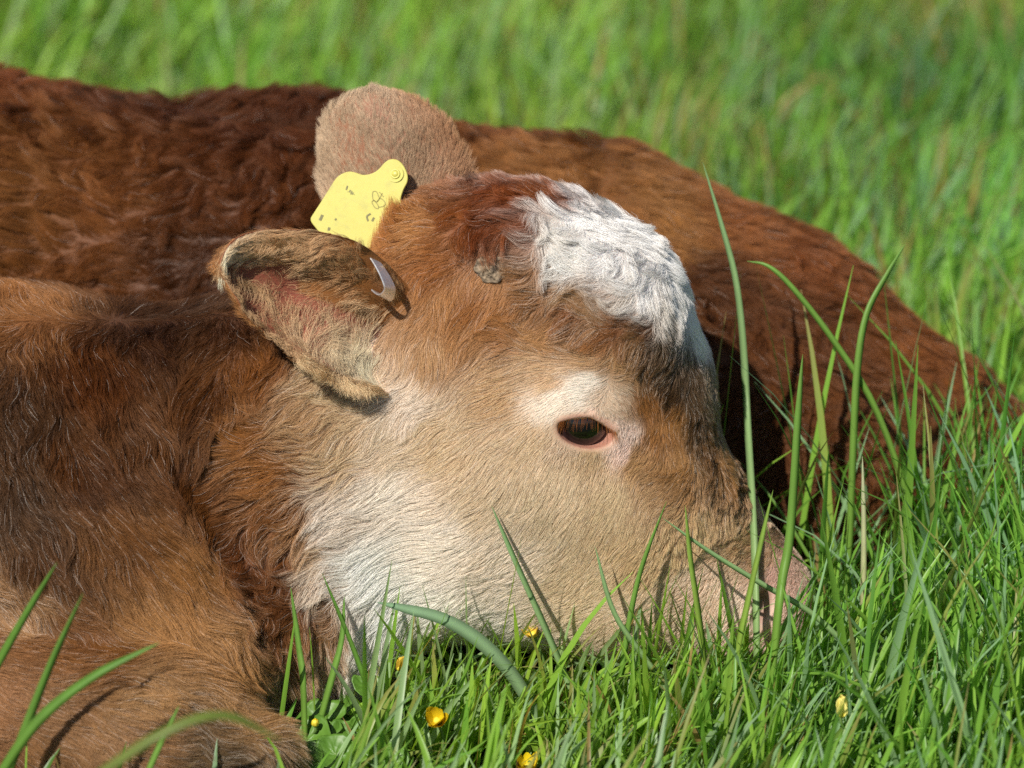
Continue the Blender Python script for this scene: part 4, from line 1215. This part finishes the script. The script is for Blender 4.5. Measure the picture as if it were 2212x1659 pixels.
sets = [grass_set(int(1600 * KG), -.45, .55, -.34, .30, lambda x, y: .05 + 0 * x, .0022, k_near, 25, .9),
        grass_set(int(7500 * KG), -1.6, 1.7, .3, 3.2, lambda x, y: .06 + 0 * x, .0045, None, 25, .9)]
v, f, c = cat(sets)
thatch = mesh_obj("dead_grass", v, f, M_GRASS, None, True, c)
tag(thatch, "dry straw-coloured dead grass lying between the green blades", "dead grass", kind="stuff")

# ------------------------------------------------------------------ single tall blades that stand out
def hero(pts, wpx, ts, col, label, tip=None, wide=.35, group=None):
    """pts: photo points base -> tip with the blade's distance in front of the head running from ts[0] to ts[1]"""
    n = 26
    k = len(pts)
    P = spline([Q(x, y, ts[0] + (ts[1] - ts[0]) * i / (k - 1)) for i, (x, y) in enumerate(pts)], n)
    # carry the stem down to the soil
    if P[0][2] > .004:
        d = P[0] - P[3]; d[2] = min(d[2], -.6 * np.linalg.norm(d)); d = d / -d[2]
        m_ = 6
        ext = [P[0] + d * (P[0][2] * (m_ - i) / m_) for i in range(m_)]
        P = np.concatenate([ext, P])
    n = len(P)
    # keep clear of the calf
    for _ in range(8):
        dd = sdf(P.astype(np.float32), False)
        push = np.clip(.008 - dd, 0, .03)
        if push.max() <= 0: break
        push = np.convolve(np.pad(push, 3, mode='edge'), np.ones(7) / 7, 'valid')
        P = P - np.array([0, 1, 0]) * push[:, None] * 1.2
    s = np.linspace(0, 1, n)
    T = norm(np.gradient(P, axis=0))
    view = norm(P - CAM)
    sd = norm(np.cross(T, view))
    sd = norm(sd + np.cross(T, sd) * (wide * np.sin(s * 2.2 + len(label)))[:, None])
    w = wpx * S * .5 * np.interp(s, [0, .15, .5, .8, .95, 1], [.6, .85, 1, .75, .3, .03])
    nn = norm(np.cross(T, sd)); nn = nn * np.sign((nn * -view).sum(1, keepdims=True) + 1e-9)
    L, R, Mi = P - sd * w[:, None], P + sd * w[:, None], P - nn * (w * .4)[:, None]
    B = Mi - nn * .0003
    V = np.stack([L, Mi, R, B], 1).reshape(-1, 3)
    F = []
    for i in range(n - 1):
        a, b = i * 4, i * 4 + 4
        F += [(a, a + 1, b + 1, b), (a + 1, a + 2, b + 2, b + 1), (a + 2, a + 3, b + 3, b + 2), (a + 3, a, b, b + 3)]
    c0 = np.array(col) * np.array([1.1, 1.0, .8]); c1 = np.array(tip if tip is not None else col)
    c = c0[None] * (1 - s[:, None]) + c1[None] * s[:, None]
    c = np.repeat(c * rng.uniform(.93, 1.07, (n, 1)), 4, 0)
    c[1::4] *= 1.12
    o = mesh_obj("grass_blade", V - P[0], np.array(F), M_GRASS, None, True, c)
    o.location = P[0]
    tag(o, label, "grass blade", "tall grass blades that stand out")
    return o

G1, G2, G3, GY_, GP = (.18, .35, .07), (.13, .28, .05), (.27, .43, .21), (.24, .38, .07), (.42, .45, .25)
hero([(1200, 1659), (1165, 1565), (1112, 1465), (1040, 1388), (960, 1338), (880, 1316), (815, 1301)], 30, (.13, .13), (.25, .40, .24), "broad blue-green blade arching left in front of the calf's jaw", (.27, .42, .27), .2)
hero([(1612, 1330), (1613, 1000), (1609, 800), (1592, 620), (1560, 490), (1518, 350)], 17, (-.02, -.06), G3, "very tall pale blade rising right of the white forehead, highest in the picture")
hero([(2010, 1330), (1960, 1080), (1890, 880), (1800, 735), (1715, 625), (1660, 575), (1613, 564)], 15, (-.01, -.05), G1, "long blade bending left across the brown haunch with a drooping tip")
hero([(1830, 1320), (1842, 1000), (1852, 800), (1872, 680), (1915, 595), (1957, 525)], 17, (-.0, -.06), G1, "tall blade leaning right over the brown haunch with its tip against the far grass")
hero([(1650, 1640), (1678, 1350), (1690, 1250), (1707, 1150), (1724, 900), (1734, 765)], 20, (.15, .10), G1, "thick upright blade crossing in front of the nose")
hero([(1560, 1620), (1590, 1421), (1622, 1270), (1646, 1161), (1670, 1058)], 14, (.15, .12), GY_, "yellowish green blade leaning right just left of the nostril")
hero([(1862, 1600), (1864, 1350), (1866, 1150), (1863, 985)], 13, (.08, .06), GP, "straight whitish bleached stem right of the nose", (.55, .58, .40), .2)
hero([(1870, 1440), (1760, 1330), (1640, 1258), (1530, 1190), (1430, 1118)], 13, (.12, .11), G3, "blade slanting up to the left across the muzzle")
hero([(1290, 1610), (1235, 1490), (1175, 1350), (1110, 1205), (1062, 1092)], 15, (.13, .11), G3, "pale blade leaning left with its tip on the cheek below the eye")
hero([(1330, 1560), (1350, 1400), (1382, 1240), (1440, 1082)], 13, (.13, .11), G1, "blade leaning right whose tip ends beside the curly nose bridge hair")
hero([(1535, 1560), (1512, 1350), (1492, 1210), (1480, 1092)], 14, (.14, .11), GY_, "upright blade over the side of the muzzle with a pale tip")
hero([(-60, 1540), (0, 1425), (60, 1320), (124, 1214)], 17, (.27, .27), G2, "blade at the left edge leaning right over the chest fur")
hero([(-10, 1690), (80, 1560), (200, 1462), (345, 1388)], 22, (.32, .31), G2, "wide low blade slanting right over the folded foreleg")
hero([(10, 1690), (60, 1560), (112, 1430), (180, 1280)], 18, (.31, .29), G2, "dark green blade rising steeply in front of the folded foreleg")
hero([(310, 1690), (345, 1610), (387, 1524)], 13, (.30, .29), G1, "short upright blade in front of the calf's knee")
hero([(660, 1680), (655, 1480), (646, 1400), (628, 1268)], 15, (.15, .13), G1, "straight upright blade between the knee and the throat")
hero([(680, 1600), (718, 1460), (738, 1380), (744, 1288)], 15, (.14, .12), G1, "blade leaning right against the pale throat fur")
hero([(860, 1660), (800, 1500), (755, 1380), (696, 1238)], 12, (.14, .12), G2, "thin dark blade leaning left over the pale throat fur")
hero([(150, 1720), (340, 1590), (480, 1545), (610, 1600)], 20, (.52, .50), (.17, .24, .05), "out-of-focus olive blade arching low across the bottom left corner")
hero([(1500, 1660), (1430, 1480), (1330, 1330), (1285, 1180)], 13, (.13, .12), G3, "slender blade over the jaw leaning left behind the pale cheek blade")

# ------------------------------------------------------------------ yellow flowers
M_PETAL = None
m, nt, p_, o_ = new_mat("petal")
p_.inputs["Base Color"].default_value = (.82, .66, .02, 1); p_.inputs["Roughness"].default_value = .3
tr = nt.nodes.new("ShaderNodeBsdfTranslucent"); tr.inputs[0].default_value = (.85, .6, .02, 1)
mx = nt.nodes.new("ShaderNodeMixShader"); mx.inputs[0].default_value = .35
nt.links.new(p_.outputs[0], mx.inputs[1]); nt.links.new(tr.outputs[0], mx.inputs[2]); nt.links.new(mx.outputs[0], o_.inputs[0])
M_PETAL = m
M_PALEP = simple_mat("pale_petal", (.80, .72, .22), .35)
M_WILT = simple_mat("wilted_petal", (.62, .42, .05), .5)
M_STEM = simple_mat("flower_stem", (.12, .20, .05), .5)
M_HEART = simple_mat("flower_heart", (.62, .52, .04), .6)

def tube(P, r, nv=8):
    P = np.asarray(P, float); n = len(P)
    T = norm(np.gradient(P, axis=0))
    a = norm(np.cross(T, np.array([.3, 1, .1]))); b = np.cross(T, a)
    r = np.broadcast_to(r, (n,))
    V = np.concatenate([[P[i] + r[i] * (math.cos(2 * math.pi * j / nv) * a[i] + math.sin(2 * math.pi * j / nv) * b[i]) for j in range(nv)] for i in range(n)])
    F = [(i * nv + j, i * nv + (j + 1) % nv, (i + 1) * nv + (j + 1) % nv, (i + 1) * nv + j) for i in range(n - 1) for j in range(nv)]
    return V, F + [tuple(range(nv))[::-1], tuple(range((n - 1) * nv, n * nv))]

def petal(L, w, open_, az, curl=.4):
    """a cupped petal growing from the origin; open_ is its angle from the axis (z)"""
    nu, nw = 9, 7
    V, F = [], []
    for i in range(nu):
        s = i / (nu - 1)
        ww = w * math.sin(math.pi * (.10 + .86 * s ** .85)) ** .8
        th = open_ * (1 - curl * s)
        for j in range(nw):
            t = -1 + 2 * j / (nw - 1)
            x = L * s * math.sin(th) - .22 * ww * t * t; z = L * s * math.cos(th) + .12 * ww * t * t; y = ww * t
            V.append((x * math.cos(az) - y * math.sin(az), x * math.sin(az) + y * math.cos(az), z))
    F = [(i * nw + j, i * nw + j + 1, (i + 1) * nw + j + 1, (i + 1) * nw + j) for i in range(nu - 1) for j in range(nw - 1)]
    n0 = len(V)
    V2 = [(x * .97, y * .97, z - .0002) for x, y, z in V]
    return np.array(V + V2), F + [tuple(n0 + k for k in reversed(f)) for f in F]

def flower(px, py, t, axis, np_, L, w, op, label, mat, wilt=False):
    top = Q(px, py, t)
    ax = norm(np.array(axis, float))
    root = np.array([top[0] + rng.normal(0, .006), top[1] + .01, 0.0])
    e = link(bpy.data.objects.new("yellow_flower", None)); e.location = root
    bpy.context.view_layer.update()
    tag(e, label, "flower", "small yellow flowers in the grass")
    x = norm(np.cross(ax, np.array([.2, .9, .1]))); y = np.cross(ax, x)
    Rm = np.stack([x, y, ax], 1)
    def put(name, V, F, mat_, par=e):
        o = mesh_obj(name, V, F, mat_); o.parent = par; o.matrix_parent_inverse = par.matrix_world.inverted(); return o
    st = spline([root, root * .5 + top * .5 + np.array([.003, 0, .004]), top - ax * .004, top], 16)
    put("stem", *tube(st, .0009), M_STEM)
    for k in range(np_):
        a = 2 * math.pi * k / np_ + rng.normal(0, .15)
        V, F = petal(L * rng.uniform(.85, 1.1), w * rng.uniform(.85, 1.1), op * rng.uniform(.75, 1.2), a)
        put("petal", top + V @ Rm.T, F, mat)
    sv, sf = uv_sphere(np.zeros(3), 1, 20, 14)
    sv = sv * np.array([.0024, .0024, .0026]) * (1 + .14 * vnoise(sv, 5, 1)[:, :1])
    put("centre", top + (sv + np.array([0, 0, .0022])) @ Rm.T, sf, M_HEART)
    for k in range(3):
        a = 2 * math.pi * k / 3
        V, F = petal(L * .5, w * .55, op * 1.15, a + .4)
        put("sepal", top - ax * .0006 + V @ Rm.T, F, M_STEM)
    return e

flower(945, 1560, .165, (-.10, -.70, .70), 8, .0150, .0050, .80, "open bright yellow flower with eight petals in front of the calf's throat", M_PETAL)
flower(1142, 1662, .17, (-.15, -.35, .9), 8, .0125, .0040, 1.0, "yellow flower cut by the bottom edge of the picture", M_PETAL)
flower(1818, 1548, .20, (.0, -.1, 1), 6, .0145, .0045, .22, "half-closed pale yellow flower among the grass right of the muzzle", M_PALEP)
flower(862, 1448, .10, (.35, -.1, .9), 5, .0130, .0042, .25, "closed drooping yellow flower under the throat fur", M_WILT)
flower(1155, 1376, .085, (-.3, -.3, .8), 6, .0100, .0026, 1.1, "wilting yellow flower with hanging petals under the jaw", M_WILT)
flower(681, 1568, .15, (.0, -.1, 1), 5, .0050, .0028, .2, "tiny closed yellow bud above the round leaves by the knee", M_PETAL)

# ------------------------------------------------------------------ round-leaved weed between knee and throat
def leaf(Rr, cup, n_r=8, n_a=28):
    V = [(0, 0, 0)]; F = []
    for i in range(1, n_r + 1):
        s = i / n_r
        for j in range(n_a):
            a = 2 * math.pi * j / n_a
            r = Rr * s * (1 - .42 * math.exp(-((a - math.pi) / .38) ** 2)) * (1 + .05 * math.sin(5 * a))
            V.append((r * math.cos(a), r * math.sin(a) * .92, cup * s * s * Rr + .05 * Rr * math.sin(5 * a) * s * s + .0006 * math.sin(a * 9 + s * 5)))
    for j in range(n_a):
        F.append((0, 1 + j, 1 + (j + 1) % n_a))
    for i in range(n_r - 1):
        for j in range(n_a):
            a, b = 1 + i * n_a + j, 1 + i * n_a + (j + 1) % n_a
            F.append((a, a + n_a, b + n_a, b))
    V = np.array(V); k = len(V)
    V2 = V - np.array([0, 0, .0004])
    F2 = [tuple(k + q for q in reversed(f)) for f in F]
    rim = [(1 + (n_r - 1) * n_a + j, k + 1 + (n_r - 1) * n_a + j, k + 1 + (n_r - 1) * n_a + (j + 1) % n_a, 1 + (n_r - 1) * n_a + (j + 1) % n_a) for j in range(n_a)]
    return np.concatenate([V, V2]), F + F2 + rim
m, nt, p_, o_ = new_mat("round_leaf")
no = nt.nodes.new("ShaderNodeTexVoronoi"); no.inputs["Scale"].default_value = 160
n2 = nt.nodes.new("ShaderNodeTexNoise"); n2.inputs["Scale"].default_value = 90
tc = nt.nodes.new("ShaderNodeTexCoord")
for q_ in (no, n2): nt.links.new(tc.outputs["Object"], q_.inputs["Vector"])
cr = nt.nodes.new("ShaderNodeValToRGB")
cr.color_ramp.elements[0].color = (.045, .115, .012, 1); cr.color_ramp.elements[1].color = (.10, .21, .022, 1)
nt.links.new(n2.outputs["Fac"], cr.inputs[0]); nt.links.new(cr.outputs[0], p_.inputs["Base Color"])
bp = nt.nodes.new("ShaderNodeBump"); bp.inputs["Distance"].default_value = .001; bp.inputs["Strength"].default_value = .6
nt.links.new(no.outputs["Distance"], bp.inputs["Height"]); nt.links.new(bp.outputs[0], p_.inputs["Normal"])
p_.inputs["Roughness"].default_value = .48
M_LEAF = m
def weed(px, py, t, spots, label):
    r0 = Q(px, py, t); r0[2] = 0
    e = link(bpy.data.objects.new("leafy_weed", None)); e.location = r0; bpy.context.view_layer.update()
    tag(e, label, "weed", "broad-leaved weeds in the grass")
    for (lx, ly, lt, Rr, tx, ty) in spots:
        c = Q(lx, ly, lt); c[2] = max(c[2], .012)
        V, F = leaf(Rr, .25)
        nrm = norm(np.array([tx, ty, 1.0])); x = norm(np.cross(np.array([.3, 1, 0]), nrm)); y = np.cross(nrm, x)
        a = rng.uniform(0, 6.28); x, y = x * math.cos(a) + y * math.sin(a), -x * math.sin(a) + y * math.cos(a)
        W = c + V[:, :1] * x + V[:, 1:2] * y + V[:, 2:] * nrm
        o = mesh_obj("leaf", W, F, M_LEAF); o.parent = e; o.matrix_parent_inverse = e.matrix_world.inverted()
        st = spline([r0, (r0 + c) / 2 + np.array([0, 0, .004]), c], 8)
        o = mesh_obj("stalk", *tube(st, .0011), M_STEM); o.parent = e; o.matrix_parent_inverse = e.matrix_world.inverted()
weed(720, 1620, .14, [(700, 1560, .13, .017, -.1, -.5), (740, 1545, .12, .016, .3, -.4), (665, 1600, .15, .018, -.4, -.5), (760, 1590, .14, .015, .2, -.7), (650, 1640, .17, .016, -.2, -.6), (725, 1630, .17, .014, .1, -.6)],
     "low weed with glossy round leaves between the knee and the throat")
weed(800, 1640, .16, [(815, 1610, .16, .012, .2, -.6), (845, 1650, .18, .013, -.1, -.8), (790, 1480, .12, .010, .3, -.7)],
     "small pale weed beside the open yellow flower")
